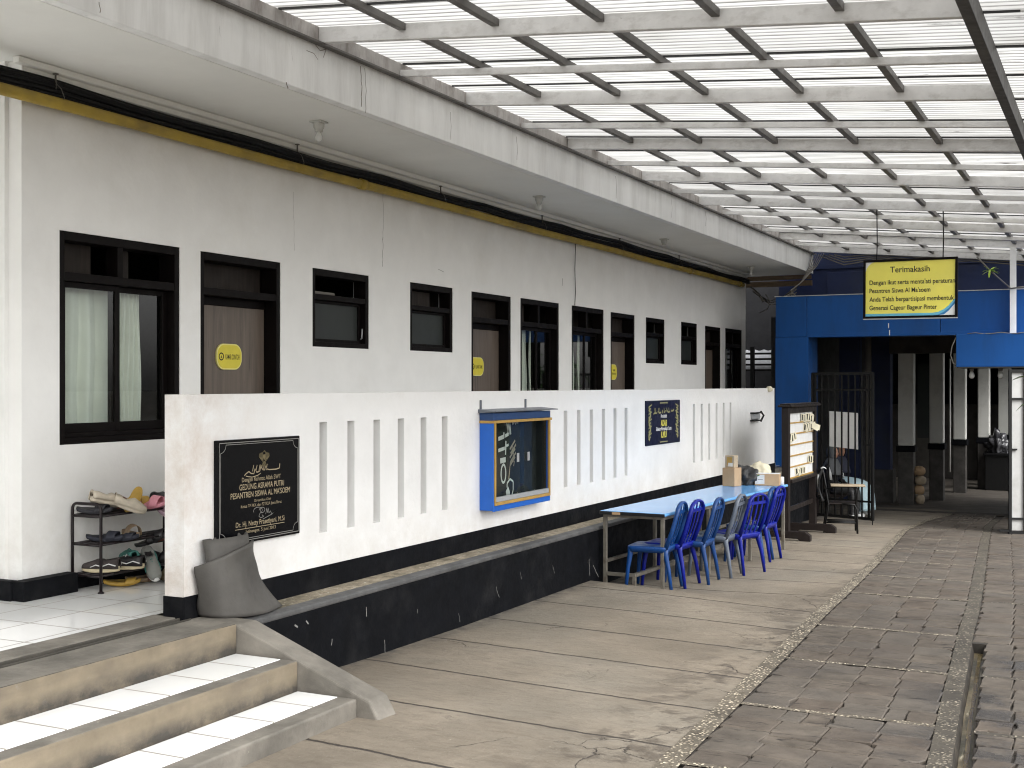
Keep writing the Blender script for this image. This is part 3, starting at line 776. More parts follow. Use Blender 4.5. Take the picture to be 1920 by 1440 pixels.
def frame_bars(mb, h, d0, d1, w=.05):
    ya, yb, za, zb = h
    mb.box(d0, d1, ya + .001, ya + w, za, zb - .001); mb.box(d0, d1, yb - w, yb - .001, za, zb - .001); mb.box(d0, d1, ya + w, yb - w, zb - w * 1.25, zb - .001)
    if za > .1: mb.box(d0, d1, ya + w, yb - w, za + .001, za + w * .9)
def big_window(h, k):
    ya, yb, za, zb = h; ym = (ya + yb) / 2 - .02
    f = MB(); frame_bars(f, h, -6.56, -6.405)
    f.box(-6.54, -6.410, ya + .05, yb - .05, zb - .335, zb - .275)
    f.box(-6.53, -6.415, ym - .02, ym + .035, zb - .275, zb - .06)
    f.box(-6.52, -6.43, ya + .05, yb - .05, za + .045, za + .075)
    w = f.build('window', M['frame'], bld, bevel=.004)
    s = MB()
    for a, b, dx in ((ya + .052, ym + .035, 0), (ym - .02, yb - .052, -.035)):
        x0, x1 = -6.478 + dx, -6.448 + dx
        z0, z1 = za + .076, zb - .337
        s.box(x0, x1, a, a + .045, z0, z1); s.box(x0, x1, b - .045, b, z0, z1); s.box(x0, x1, a + .045, b - .045, z0, z0 + .065); s.box(x0, x1, a + .045, b - .045, z1 - .04, z1)
        s.build('sash', M['frame'], w, bevel=.003); s = MB()
    for a, b, dx in ((ya + .097, ym - .01, 0), (ym + .025, yb - .097, -.035)):
        p = MB(); p.box(-6.466 + dx, -6.460 + dx, a, b, za + .141, zb - .377); p.build('pane', M['glass'], w)
    for a, b in ((ya + .05, ym - .15), (ym + .04, ym + .22)):
        q = MB(); q.box(-6.556, -6.545, a, b, zb - .275, zb - .06); q.build('transom_panel', M['plank'], w)
    return w
def small_window(h, k):
    ya, yb, za, zb = h
    f = MB(); frame_bars(f, h, -6.54, -6.405)
    f.box(-6.53, -6.410, ya + .05, yb - .05, zb - .275, zb - .225)
    w = f.build('window', M['frame'], bld, bevel=.004)
    s = MB(); z0, z1 = za + .046, zb - .276
    s.box(-6.50, -6.46, ya + .052, ya + .085, z0, z1); s.box(-6.50, -6.46, yb - .085, yb - .052, z0, z1); s.box(-6.50, -6.46, ya + .085, yb - .085, z0, z0 + .03); s.box(-6.50, -6.46, ya + .085, yb - .085, z1 - .025, z1)
    s.build('sash', M['frame'], w, bevel=.003)
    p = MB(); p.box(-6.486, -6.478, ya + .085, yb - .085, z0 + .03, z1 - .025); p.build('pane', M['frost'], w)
    if k in (1,):
        q = MB(); q.box(-6.536, -6.525, ya + .05, yb - .28, zb - .225, zb - .07); q.build('transom_panel', M['plank'], w)
    if k == 0:
        q = MB(); q.box(-6.50, -6.45, ya + .06, ya + .42, zb - .225, zb - .195); q.build('ledge_board', M['wire_grey'], w, bevel=.01)
        l = MB(); l.tube([(-6.452, yb - .07, za + .09), (-6.436, yb - .07, za + .10), (-6.432, yb - .07, za + .19)], .007, 6); l.build('latch', M['alu'], w)
    return w
def door(h, k, text):
    ya, yb, za, zb = h
    f = MB(); frame_bars(f, h, -6.575, -6.404, .05)
    f.box(-6.575, -6.41, ya + .05, yb - .05, zb - .335, zb - .275)
    f.box(-6.575, -6.53, ya + .05, yb - .05, zb - .40, zb - .335)
    l = MB(); l.box(-6.575, -6.535, ya + .052, yb - .052, .008, zb - .402)
    d = l.build('door', M['door'], bld, bevel=.003)
    f.build('door_frame', M['frame'], d, bevel=.004)
    t = MB(); t.box(-6.585, -6.578, ya + .05, yb - .05, zb - .275, zb - .06); t.build('transom_panel', M['plank'], d)
    hd = MB(); yh = yb - .12; hd.box(-6.535, -6.528, yh - .02, yh + .02, .95, 1.13); hd.tube([(-6.53, yh, 1.06), (-6.49, yh, 1.06), (-6.485, yh - .02, 1.06), (-6.485, yh - .12, 1.055)], .009, 8)
    hd.build('handle', M['alu'], d)
    if text:
        # yellow rounded name plate with an emblem and the room name
        yc, zc, w, hh = text[1], text[2], text[3], text[4]
        F = frame_M((-6.534, yc, zc), (0, 1, 0), (0, 0, 1))
        def plate_poly(w, hh, r):
            P = []
            for cx, cy, a0 in ((w / 2 - r, -hh / 2 + r * 1.0, -90), (w / 2 - r, hh / 2 - r, 0), (-w / 2 + r, hh / 2 - r, 90), (-w / 2 + r, -hh / 2 + r, 180)):
                for i in range(7):
                    a = R(a0 + 15 * i); P.append((cx + r * math.cos(a), cy + r * math.sin(a)))
            return P
        p = MB(); p.prism(plate_poly(w, hh, hh * .42), 0, .014, F, 0); p.prism(plate_poly(w * .93, hh * .9, hh * .38), .0145, .0165, F, 1)
        np_ = p.build('name_plate', [M['plate_rim'], M['plate_yellow']], d)
        q = MB(); ex = -w * .33; er = hh * .15
        ring = [(er * math.cos(R(a)), er * 1.05 * math.sin(R(a))) for a in range(0, 361, 20)]
        for (ax, ay), (bx, by) in zip(ring, ring[1:]):
            k1 = .68
            q.add([F @ V((ex + ax, ay, .0172)), F @ V((ex + bx, by, .0172)), F @ V((ex + bx * k1, by * k1, .0172)), F @ V((ex + ax * k1, ay * k1, .0172))], [(0, 1, 2, 3)])
        q.add([F @ V((ex - er * .3, -er * .35, .0172)), F @ V((ex + er * .3, -er * .35, .0172)), F @ V((ex, er * .4, .0172))], [(0, 1, 2)])
        rows = text[0]
        for r_, (s_, ww) in enumerate(rows):
            put_text(q, s_, w * .115, (-.022 if len(rows) == 1 else (.012 - .05 * r_)), w * ww, F, 0, height=.044 if len(rows) == 1 else .032, bold=.012, h=.0172)
        q.build('lettering', M['plate_ink'], d)
    return d
for k, h in enumerate(BIG): big_window(h, k)
for k, h in enumerate(SMALL): small_window(h, k)
door(DOORS[0], 0, ([('KAMAR CONTOH', .56)], 7.955, 1.625, .315, .21))
door(DOORS[1], 1, ([('RUANG TAMU', .52)], 12.27, 1.60, .315, .21))
door(DOORS[2], 2, ([('KAMAR', .26), ('PENGASUH', .55)], 16.42, 1.575, .30, .22))
door(DOORS[3], 3, None)
# curtains hang behind the panes
def curtain(label, y0, y1, z0, z1, folds, x=-6.625, amp=.034, taper=0.0):
    mb = MB()
    def fn(u, v):
        # uneven pleats, gathered at the top
        uu = u + .018 * math.sin(u * 17.0 + y0 * 3)
        y = y0 + (y1 - y0) * uu * (1 - taper * v * .12)
        ph = uu * folds * 2 * math.pi
        s_ = math.sin(ph) + .35 * math.sin(2 * ph + 1)
        return (x + amp * s_ * (1 - .35 * v) + .01 * math.sin(v * 7 + u * 5), y, z0 + (z1 - z0) * v)
    mb.grid(fn, folds * 14, 10)
    o = mb.build('curtain', M['curtain'], loc=(x, (y0 + y1) / 2, z1), solid=.002)
    return tag(o, label, 'curtain', 'curtains behind the windows')
curtain('wide off-white pleated curtain filling the left pane of the nearest window', 6.03, 6.80, .9, 2.16, 5)
curtain('narrow off-white curtain gathered in the right pane of the nearest window', 6.81, 7.05, .9, 2.16, 5, amp=.024, taper=.2)
curtain('off-white curtain in the left pane of the window right after the second door', 13.12, 13.76, .9, 2.14, 5)
curtain('slim off-white curtain in the right pane of the window right after the second door', 13.84, 13.97, .9, 2.14, 3, amp=.02)
curtain('off-white curtain in the left pane of the window just before the third door', 14.65, 15.28, .9, 2.14, 5)
curtain('slim off-white curtain in the right pane of the window just before the third door', 15.36, 15.46, .9, 2.14, 3, amp=.02)
curtain('pale curtain in the last window at the far end of the white wall', 21.65, 22.1, .9, 2.12, 4)
# ------------------------------------------------------------------ parapet and ledge wall
pw = thing('parapet_wall', 'white chest-high parapet wall with rows of narrow vertical slots and a black skirting band', 'wall', (-5.08, 12, 0))
slots = []
for k in range(6): slots.append((7.066 + .3452 * k, 7.066 + .3452 * k + .092, .362, 1.134))
for k in range(6): slots.append((11.256 + .3375 * k, 11.256 + .3375 * k + .092, .365, 1.133))
for k in range(6): slots.append((15.406 + .337 * k, 15.406 + .337 * k + .092, .372, 1.138))
mb = MB(); grid_wall(mb, [5.685, 6.6, 9.3, 10.8, 13.4, 15, 18, 19.63], [0.0, 1.338], slots, -5.15, -5.0)
ow = mb.build('wall', M['parapet'], pw, recalc=True)
md = ow.modifiers.new('bev', 'BEVEL'); md.width = .006; md.segments = 2; md.limit_method = 'ANGLE'; md.angle_limit = R(60)
mb = MB(); mb.box(-5.001, -4.993, 5.68, 19.64, -.03, .130); mb.box(-5.155, -5.0, 5.677, 5.686, -.01, .128)
mb.build('skirting', M['black'], pw)
lw = thing('ledge_wall', 'low black painted retaining wall with a mossy ledge along its top below the white parapet', 'wall', (-4.75, 12, -.5))
mb = MB(); mb.box(-5.05, -4.682, 5.86, 20.95, -1.4, -.055); mb.build('wall', M['black'], lw, bevel=.012)
mb = MB(); mb.box(-4.992, -4.79, 5.9, 20.9, -.06, -.028); mb.build('ledge', M['moss'], lw, bevel=.006)
mb = MB(); mb.box(-4.79, -4.676, 5.9, 20.95, -.062, -.022); mb.build('coping', M['lip'], lw, bevel=.012)
# ------------------------------------------------------------------ entrance steps
sp = thing('entrance_steps', 'three broad cement entrance steps with ochre risers, white tiled treads and a sloping cheek wall', 'steps', (-4.2, 3, -.5))
for (x0, x1, zt, tile) in ((-4.70, -4.615, .0055, None), (-4.66, -4.18, -.17, (-4.605, -4.287)), (-4.3, -3.78, -.34, (-4.165, -3.897))):
    mb = MB(); mb.box(x0, x1, -4, 5.70, -.75, zt, 0)
    # cement top and worn ochre riser are two paints on one step
    mb.m[-6:] = [0, 0, 0, 1, 0, 0]
    if tile is None: mb.m[-6:] = [0, 0, 0, 1, 0, 0]
    if zt == -.34: mb.m[-6:] = [0, 0, 0, 0, 0, 0]
    s_ = mb.build('step', [M['cement'], M['riser']], sp, bevel=.012, seg=3)
    if tile:
        t = MB(); t.box(tile[0], tile[1], -4, 5.675, zt - .01, zt + .004); t.build('tread_tile', M['tread'], s_)
def cheek(y0, y1):
    P = [(-5.0, -.70), (-3.62, -.70), (-3.625, -.47), (-3.70, -.345), (-4.615, -.006), (-4.68, -.004), (-5.0, -.006)]
    F = Matrix(((1, 0, 0, 0), (0, 0, 1, 0), (0, 1, 0, 0), (0, 0, 0, 1)))
    m2 = MB(); m2.prism(P[::-1], y0, y1, F); return m2
cheek(5.70, 5.885).build('cheek_wall', M['cement'], sp, bevel=.016, seg=3, recalc=True)
# ------------------------------------------------------------------ things fixed to the wall and the eave
mb = MB(); mb.tube([(-6.325, y, 3.262 + (.004 * math.sin(y * 1.3))) for y in [2 + .5 * i for i in range(42)]], .040, 14)
for y in (9.62, 19.35, 22.3): mb.tube([(-6.325, y - .05, 3.262), (-6.325, y + .05, 3.262)], .049, 14)
tag(mb.build('drain_pipe', M['yellow_pipe'], loc=(-6.325, 12, 3.26)), 'long yellow plastic pipe running along the top of the white wall', 'pipe')
mb = MB()
for k in range(7):
    ph = rnd.uniform(0, 6); pts = []
    for i in range(90):
        y = 2 + i * .235
        sag = .020 * abs(math.sin((y + .2) * math.pi / 2.05))
        pts.append((-6.335 + .014 * math.cos(ph + y * .8 + k), y, 3.368 + .016 * math.sin(ph + y * .55 + k * 1.1) - sag + .014 * (k - 3)))
    mb.tube(pts, rnd.choice([.012, .015, .017, .02]), 6)
tag(mb.build('cable_bundle', M['cable'], loc=(-6.31, 12, 3.33)), 'thick bundle of black cables lying along the yellow pipe', 'cables')
for i, y in enumerate([5.95, 8.62, 11.1, 13.6, 16.2, 18.8]):
    mb = MB(); mb.bar((-6.33, y, 3.31), (-6.33, y, 3.465), .014, .004); mb.box(-6.345, -6.315, y - .012, y + .012, 3.455, 3.463)
    mb.tube([(-6.33, y, 3.40), (-6.29, y + .01, 3.36), (-6.28, y + .03, 3.30), (-6.33, y + .03, 3.275)], .003, 5)
    o = mb.build('pipe_hanger', M['wire_grey'], loc=(-6.33, y, 3.46))
    tag(o, ['thin metal hanger above the near corner of the white wall', 'thin metal hanger above the first door and the yellow pipe', 'metal hanger between the first two eave lamps and above the second small window', 'metal hanger above the yellow pipe over the second door', 'metal hanger above the yellow pipe over the third door', 'metal hanger above the yellow pipe over the far small windows'][i], 'hanger', 'hangers holding the yellow pipe')
mb = MB(); mb.tube([(-6.37, 14.72, 3.25), (-6.375, 14.71, 2.9), (-6.38, 14.74, 2.6), (-6.385, 14.73, 2.43)], .005, 6)
tag(mb.build('hanging_wire', M['cable'], loc=(-6.37, 14.7, 3.2)), 'thin dark wire dropping from the yellow pipe to a tall window', 'wire')
mb = MB(); mb.box(-6.72, -6.66, 5.675, 5.699, 1.62, 1.72); mb.box(-6.71, -6.67, 5.668, 5.675, 1.635, 1.705, 1)
tag(mb.build('light_switch', [M['conduit'], M['cardboard']], loc=(-6.7, 5.69, 1.67), bevel=.003), 'small pale light switch on the wall at the left edge', 'switch')
LP = [(-5.766, 8.14), (-5.84, 12.47), (-5.93, 16.94), (-5.906, 21.53)]
LL = ['eave lamp nearest the camera with a bare bulb, above the first small window', 'second eave lamp with a bare bulb hanging below the soffit above the tall windows', 'square lamp base without a bulb on the soffit', 'farthest eave lamp with a bare bulb near the corner of the soffit']
for i, (x, y) in enumerate(LP):
    t = thing('ceiling_lamp', LL[i], 'lamp', (x, y, 3.512), 'lamps under the eave')
    a = MB(); a.box(x - .055, x + .055, y - .055, y + .055, 3.497, 3.5115)
    a.lathe([(.045, -.015), (.045, -.05), (.034, -.065), (.034, -.085)][::-1], 14, 0, Matrix.Translation((x, y, 3.512)))
    a.build('lamp_holder', M['conduit'], t, bevel=.003)
    if i != 2:
        b = MB(); b.lathe([(.004, -.165), (.022, -.160), (.031, -.14), (.031, -.12), (.022, -.10), (.017, -.08)], 14, 0, Matrix.Translation((x, y, 3.512))); b.build('bulb', M['bulb'], t)
# ------------------------------------------------------------------ canopy over the yard
cn = thing('canopy', 'wide canopy of white corrugated translucent sheets on grey steel beams over the yard', 'canopy', (-3, 12, 3.8))
RZ = lambda x: 3.892 - .0908 * (x + 5.25)
XE = -.757
def slope_box(mb, x0, x1, y0, y1, h0, h1):
    vs = []
    for h in (h0, h1):
        for x, y in ((x0, y0), (x1, y0), (x1, y1), (x0, y1)): vs.append((x, y, RZ(x) + h))
    mb.add(vs, [(0, 3, 2, 1), (4, 5, 6, 7), (0, 1, 5, 4), (1, 2, 6, 5), (2, 3, 7, 6), (3, 0, 4, 7)])
YB = [7.385 + 1.1245 * k for k in range(-5, 15)]
def cbeam(y, k):
    big = (k % 2 == 0)
    mb = MB()
    xend = XE - .035 if y < 15 else -.2
    if big: slope_box(mb, -5.235, xend, y, y + .05, 0, .115)
    else: slope_box(mb, -5.235, xend, y, y + .04, .006, .060)
    o = mb.build('beam', M['steel'], cn, bevel=.005)
    return o
for k, y in zip(range(-5, 15), YB): cbeam(y, k)
RAF = [-4.52, -3.785, -3.02, -2.25, -1.49]
for x in RAF:
    mb = MB()
    for k in range(-5, 14):
        # rafters run between the big beams and over the small ones
        if k % 2: continue
    ends = [YB[i] for i in range(len(YB)) if (i - 5) % 2 == 0]
    cuts = [YB[0] - .8] + ends + [YB[-1] + .9]
    for a, b in zip(cuts, cuts[1:]):
        slope_box(mb, x - .028, x + .028, a + (.052 if a in ends else 0), b - .002, .0605, .113)
    mb.build('rafter', M['steel_dark'], cn, bevel=.003)
mb = MB(); slope_box(mb, XE - .035, XE + .035, YB[0] - .8, YB[-1] + .9, -.035, .113); mb.build('edge_beam', M['edge_steel'], cn, bevel=.004)
mb = MB(); mb.box(-5.27, -5.236, -1.2, 23.5, 3.886, 4.008); mb.build('wall_plate', M['angle'], cn)
mb = MB(); mb.box(-5.27, -5.195, -1.2, 23.53, 3.874, 3.889); mb.build('wall_angle', M['steel_dark'], cn)
# corrugated sheets, ridges running down the slope
sm = MB(); NW = 10; SEG = 8; PW = .082
def corr(u, v):
    y = -.41 - .02 + (NW * PW + .05) * u
    x = 4.80 * v
    z = .0095 * math.cos(2 * math.pi * y / PW)
    return (x, y, z - .0908 * x)
sm.grid(corr, NW * SEG + 4, 6)
s0 = None; SX = -5.285
k = 0; y = 2.0 + .41
while y < 24.3:
    if s0 is None:
        s0 = bpy.data.objects.new('roof_sheet', None) if False else sm.build('roof_sheet', M['sheet'])
        s0.parent = cn; c = s0
    else:
        c = s0.copy(); COL.objects.link(c); c.parent = cn
    c.location = V((SX, y, RZ(SX) + .127 + (.004 if k % 2 else -.002))) - ORG['canopy']
    y += .82; k += 1
# dark strips along the lines where sheets lap
mb = MB()
yy = 2.0 + .82 + .0
kk = 0
while yy < 24:
    for x0, x1 in ((-5.22, -.52),):
        a = V((x0, yy - .022, RZ(x0) + .113)); b = V((x1, yy - .022, RZ(x1) + .113))
        mb.bar(a, b, .020, .012)
    yy += .82; kk += 1
mb.build('lap_strip', M['edge_black'], cn)
mb = MB(); mb.box(-1.56, -1.47, 20.86, 20.95, 1.9, 3.56); mb.build('post', M['white_metal'], cn, bevel=.004)
# ------------------------------------------------------------------ plaques and the display case on the parapet
def line_poly(mb, pts, w, F, mi=0, h=.002):
    for (ax, ay), (bx, by) in zip(pts, pts[1:]):
        d = V((bx - ax, by - ay)); L = d.length
        if L < 1e-6: continue
        n = V((-d.y, d.x)) / L * w / 2
        mb.add([F @ V((ax + n.x, ay + n.y, h)), F @ V((ax - n.x, ay - n.y, h)), F @ V((bx - n.x, by - n.y, h)), F @ V((bx + n.x, by + n.y, h))], [(0, 1, 2, 3)], mi)
def arc(cx, cy, r, a0, a1, n=10, ry=None):
    return [(cx + r * math.cos(R(a0 + (a1 - a0) * i / n)), cy + (ry or r) * math.sin(R(a0 + (a1 - a0) * i / n))) for i in range(n + 1)]
def crack_line(par, X, pts, w, mat):
    '''a real hairline crack: a jagged dark strip just proud of the plaster'''
    Fc = frame_M((X, 0, 0), (0, 1, 0), (0, 0, 1)); out = []
    for (a, b), (c, d) in zip(pts, pts[1:]):
        n = max(2, int(math.hypot(c - a, d - b) / .035))
        for i in range(n): out.append((a + (c - a) * i / n + rnd.uniform(-.006, .006), b + (d - b) * i / n))
    out.append(pts[-1]); m_ = MB(); line_poly(m_, out, w, Fc, 0, .0012); m_.build('crack', mat, par)
M['crack'] = plain('crack_shadow', (.24, .22, .20), .9)
M['crack_soft'] = plain('hairline', (.36, .35, .33), .9)
def fpt(px, py): p_ = ray(px, py, X=-5.25); return (p_.y, p_.z)
def wpt(px, py): p_ = ray(px, py, X=-6.4); return (p_.y, p_.z)
for a, b, w_ in ((676, (124, 200), .010), (684, (128, 212), .006), (844, (210, 262), .005), (186, (4, 24), .006), (968, (256, 300), .006), (1154, (330, 372), .008), (1258, (372, 408), .006), (1322, (396, 424), .010)):
    crack_line(bld, -5.25, [fpt(a, b[0]), fpt(a + 2, (b[0] + b[1]) / 2), fpt(a + 1, b[1])], w_, M['crack'])
for pts, w_ in (([(590, 82), (600, 95), (612, 92), (606, 108)], .006), ([(575, 95), (588, 100), (596, 112)], .005), ([(536, 154), (540, 166)], .012)):
    crack_line(bld, -5.25, [fpt(*q) for q in pts], w_, M['crack'])
for pts, w_, mt in (([(718, 362), (719, 420), (717, 450)], .005, 'crack_soft'), ([(718, 444), (717, 500)], .006, 'crack'), ([(550, 360), (552, 470)], .003, 'crack_soft'), ([(1055, 522), (1054, 536)], .010, 'crack'), ([(822, 505), (832, 510)], .006, 'crack_soft')):
    crack_line(bld, -6.4, [wpt(*q) for q in pts], w_, M[mt])
def bpt(px, py): p_ = ray(px, py, X=-4.682); return (p_.y, p_.z)
for pts, w_ in (([(686, 1138), (687, 1156)], .007), ([(622, 1198), (621, 1210)], .007), ([(552, 1172), (558, 1176)], .012), ([(574, 1164), (578, 1170)], .010), ([(1036, 1060), (1040, 1075)], .003), ([(975, 1072), (978, 1086)], .003), ([(860, 1150), (862, 1166)], .003), ([(782, 1142), (783, 1150)], .005), ([(1104, 1048), (1106, 1080)], .006), ([(930, 1100), (936, 1120)], .004), ([(720, 1200), (723, 1230)], .005), ([(1112, 1060), (1122, 1082)], .008)):
    crack_line(lw, -4.682, [bpt(*q) for q in pts], w_, M['scuff_white'])
pq = thing('memorial_plaque', 'large black granite plaque with faded gold writing on the near end of the white parapet', 'plaque', (-5.0, 6.375, .72))
mb = MB(); mb.box(-5.001, -4.972, 5.950, 6.800, .392, 1.053); mb.build('slab', M['granite'], pq, bevel=.006)
F = frame_M((-4.9715, 6.375, .7225), (0, 1, 0), (0, 0, 1))
mb = MB(); W2, H2 = .395, .300; r = .05
for sx, sy in ((1, 1), (-1, 1), (-1, -1), (1, -1)):
    line_poly(mb, arc(sx * (W2), sy * (H2), r, *( (180, 270) if (sx, sy) == (1, 1) else (270, 360) if (sx, sy) == (-1, 1) else (0, 90) if (sx, sy) == (-1, -1) else (90, 180))), .004, F)
line_poly(mb, [(-W2 + r, H2), (W2 - r, H2)], .004, F); line_poly(mb, [(-W2 + r, -H2), (W2 - r, -H2)], .004, F)
line_poly(mb, [(-W2, -H2 + r), (-W2, H2 - r)], .004, F); line_poly(mb, [(W2, -H2 + r), (W2, H2 - r)], .004, F)
line_poly(mb, [(-W2 - .012, -H2 - .012), (W2 + .012, -H2 - .012), (W2 + .012, H2 + .012), (-W2 - .012, H2 + .012), (-W2 - .012, -H2 - .012)], .005, F)
mb.build('border_line', M['silver_line'], pq)
mb = MB()
# winged shield emblem
ex, ey = .035, .205
mb.add([F @ V((ex + a, ey + b, .002)) for a, b in ((-.012, .018), (.012, .018), (.014, 0), (0, -.020), (-.014, 0))], [(4, 3, 2, 1, 0)])
for s_ in (-1, 1):
    for i in range(5):
        a = R(100 - s_ * 0 + 0); x0 = ex + s_ * (.014 + .0085 * i); 
        line_poly(mb, [(x0, ey + .034 - .002 * i), (x0 + s_ * .004, ey + .006), (ex + s_ * (.008 + .004 * i), ey - .022 - .003 * (4 - i))], .0048, F)
line_poly(mb, [(ex - .006, ey + .034), (ex + .002, ey + .042), (ex + .012, ey + .036)], .006, F)
for i in range(-2, 3): line_poly(mb, [(ex + .004 * i, ey - .024), (ex + .010 * i, ey - .052)], .005, F)
line_poly(mb, [(ex - .04, ey - .048), (ex - .02, ey - .056), (ex + .02, ey - .056), (ex + .04, ey - .048)], .006, F)
mb.build('emblem', M['gold_dim'], pq)
def text_part(par, mat, *a, **k):
    m_ = MB(); put_text(m_, *a, **k); m_.build('text_line', mat, par)
mb = MB()
text_part(pq, M['gold'], 'Dengan Rahmat Allah SWT', .01, .058, .40, F, 0, .030)
text_part(pq, M['gold'], 'GEDUNG ASRAMA PUTRI', .015, .008, .46, F, 0, .038, bold=.012)
text_part(pq, M['gold'], "PESANTREN SISWA AL MA'SOEM", .005, -.042, .61, F, 0, .038, bold=.012)
text_part(pq, M['gold'], 'Diresmikan Oleh', .02, -.076, .17, F, 0, .018)
text_part(pq, M['gold'], 'Ketua TP PKK dan P2TP2A Jawa Barat', .01, -.106, .42, F, 0, .021)
text_part(pq, M['gold'], 'Dr. Hj. Netty Prasetiyani, M.Si', .0, -.224, .50, F, 0, .034, bold=.008)
line_poly(mb, [(-.255, -.238), (.25, -.238)], .004, F)
text_part(pq, M['gold'], 'Jatinangor, 5 Juni 2013', .0, -.268, .31, F, 0, .022)
# calligraphic line
cal = [(.20, .155), (.195, .125), (.16, .120), (.09, .121), (.06, .128), (.05, .150), (.04, .122), (.02, .125), (.0, .150), (-.01, .118), (-.04, .112), (-.06, .135), (-.07, .105), (-.10, .108), (-.12, .122), (-.15, .110), (-.165, .098)]
line_poly(mb, cal, .0075, F)
line_poly(mb, [(-.15, .094), (-.09, .084), (-.03, .092), (.0, .104)], .0055, F)
for a in (.055, .025, -.02, -.05, -.085): line_poly(mb, [(a, .120), (a + .012, .160)], .006, F)
mb.build('calligraphy', M['gold'], pq)
mb = MB()
sig = arc(-.03, -.135, .045, 200, -60, 14, .022) ; line_poly(mb, sig, .004, F)
line_poly(mb, arc(.012, -.135, .03, 180, -120, 10, .018), .004, F)
line_poly(mb, [(.0, -.118), (-.005, -.150), (-.02, -.172), (.0, -.185), (.03, -.178), (.01, -.165)], .004, F)
line_poly(mb, [(.05, -.165), (.062, -.125), (.066, -.160), (.078, -.128), (.084, -.162), (.10, -.148), (.11, -.165), (.125, -.168), (.17, -.148), (.12, -.170), (.02, -.195)], .004, F)
mb.build('signature', M['silver_line'], pq)

ad = thing('rules_sign', 'small navy blue sign with olive vine borders and yellow words above the blue table', 'sign', (-5.0, 14.22, .94))
mb = MB(); mb.box(-5.001, -4.985, 13.60, 14.845, .672, 1.205); mb.build('panel', M['navy_sign'], ad, bevel=.004)
F = frame_M((-4.9845, 14.222, .9385), (0, 1, 0), (0, 0, 1))
text_part(ad, M['sign_yellow'], 'ADAB', .0, -.045, .22, F, 0, .075, bold=.03); text_part(ad, M['sign_yellow'], 'ILMU', .0, -.185, .20, F, 0, .075, bold=.03)
text_part(ad, M['sign_white'], 'Perolehlah', .0, .055, .22, F, 0, .045, bold=.02); text_part(ad, M['sign_white'], 'Sebelum Mempelajari Suatu', .0, -.098, .56, F, 0, .045, bold=.02)
mb = MB()
for s_ in (-1, 1):
    pts = [(s_ * (.50 + .03 * math.sin(i * .9)), -.20 + .4 * i / 16) for i in range(17)]
    line_poly(mb, pts, .035, F)
    for i in range(10):
        yv = -.19 + .042 * i; line_poly(mb, [(s_ * .545, yv), (s_ * (.46 - .03 * (i % 2)), yv + .03)], .016, F, 0, .003)
line_poly(mb, [(-.14, .235), (.14, .235)], .014, F); line_poly(mb, [(-.14, -.237), (.14, -.237)], .012, F)
arb = [(.38, .150), (.33, .128), (.30, .14), (.27, .125)], [(.22, .125), (.15, .118), (.13, .145), (.12, .125)], [(.06, .145), (.04, .122), (.0, .125)], [(-.04, .15), (-.06, .11)], [(-.10, .12), (-.17, .115), (-.20, .14), (-.22, .118)], [(-.26, .115), (-.33, .118), (-.37, .105)]
for a in arb: line_poly(mb, a, .020, F)
for a in (.19, .10, .02, -.14, -.19, -.29, -.32): line_poly(mb, [(a, .125), (a - .012, .175)], .012, F)
mb.build('vine_border', M['sign_gold'], ad)

dc = thing('display_case', 'blue wall-hung glass display case with gold trim on the middle of the white parapet', 'display case', (-4.93, 10.03, .3))
xb, xf, ya, yb = -5.0, -4.862, 9.45, 10.63
mb = MB()
mb.box(xb, xf - .01, ya, ya + .03, .300, 1.148, 0); mb.box(xb, xf - .01, yb - .03, yb, .300, 1.148, 0)
mb.box(xb, xf - .012, ya + .03, yb - .03, .300, .36, 0)
mb.box(xf - .014, xf, ya, yb, .293, .343, 0); mb.box(xb, xf, ya - .003, yb + .003, 1.085, 1.150, 1); 
mb.box(xf - .014, xf - .001, ya, ya + .018, .343, 1.085, 0)
mb.build('cabinet', [M['case_blue'], M['case_navy']], dc, bevel=.003)
mb = MB()
mb.box(xb + .002, xf + .012, ya - .010, yb + .016, 1.060, 1.084); mb.box(xf - .012, xf + .010, ya + .018, yb - .012, .343, .370)
mb.box(xf - .012, xf + .010, ya + .010, ya + .036, .370, 1.060); mb.box(xf - .012, xf + .010, yb - .036, yb - .012, .370, 1.060)
mb.build('trim', M['trim'], dc, bevel=.003)
mb = MB()
zt = [(-5.0, 1.182), (-4.825, 1.166), (-4.825, 1.158), (-5.0, 1.152)]
P0 = [V((x, ya - .03, z)) for x, z in zt]; P1 = [V((x, yb + .10, z)) for x, z in zt]
mb.add(P0 + P1, [(0, 1, 2, 3), (7, 6, 5, 4), (0, 4, 5, 1), (1, 5, 6, 2), (2, 6, 7, 3), (3, 7, 4, 0)])
for yy in (ya + .0, yb - .28): mb.box(-4.999, -4.988, yy, yy + .022, 1.17, 1.262)
mb.build('tin_roof', M['zinc'], dc, recalc=True)
mb = MB(); mb.box(xf - .03, xf + .003, ya + .037, yb - .037, .372, .414); mb.build('rail', M['alu'], dc, bevel=.003)
mb = MB(); mb.box(-4.998, -4.992, ya + .031, yb - .031, .362, 1.084); mb.box(-4.992, xf - .03, ya + .031, ya + .036, .362, 1.084); mb.box(-4.992, xf - .03, yb - .036, yb - .031, .362, 1.084); mb.box(-4.992, xf - .03, ya + .036, yb - .036, .361, .372); mb.box(-4.992, xf - .03, ya + .036, yb - .036, 1.07, 1.084); mb.build('back_board', M['board_black'], dc)
mb = MB(); mid = (ya + yb) / 2
mb.box(xf - .010, xf - .006, ya + .037, mid + .03, .414, 1.060); mb.box(xf - .022, xf - .018, mid - .03, yb - .037, .414, 1.060)
mb.build('pane', M['case_glass'], dc)
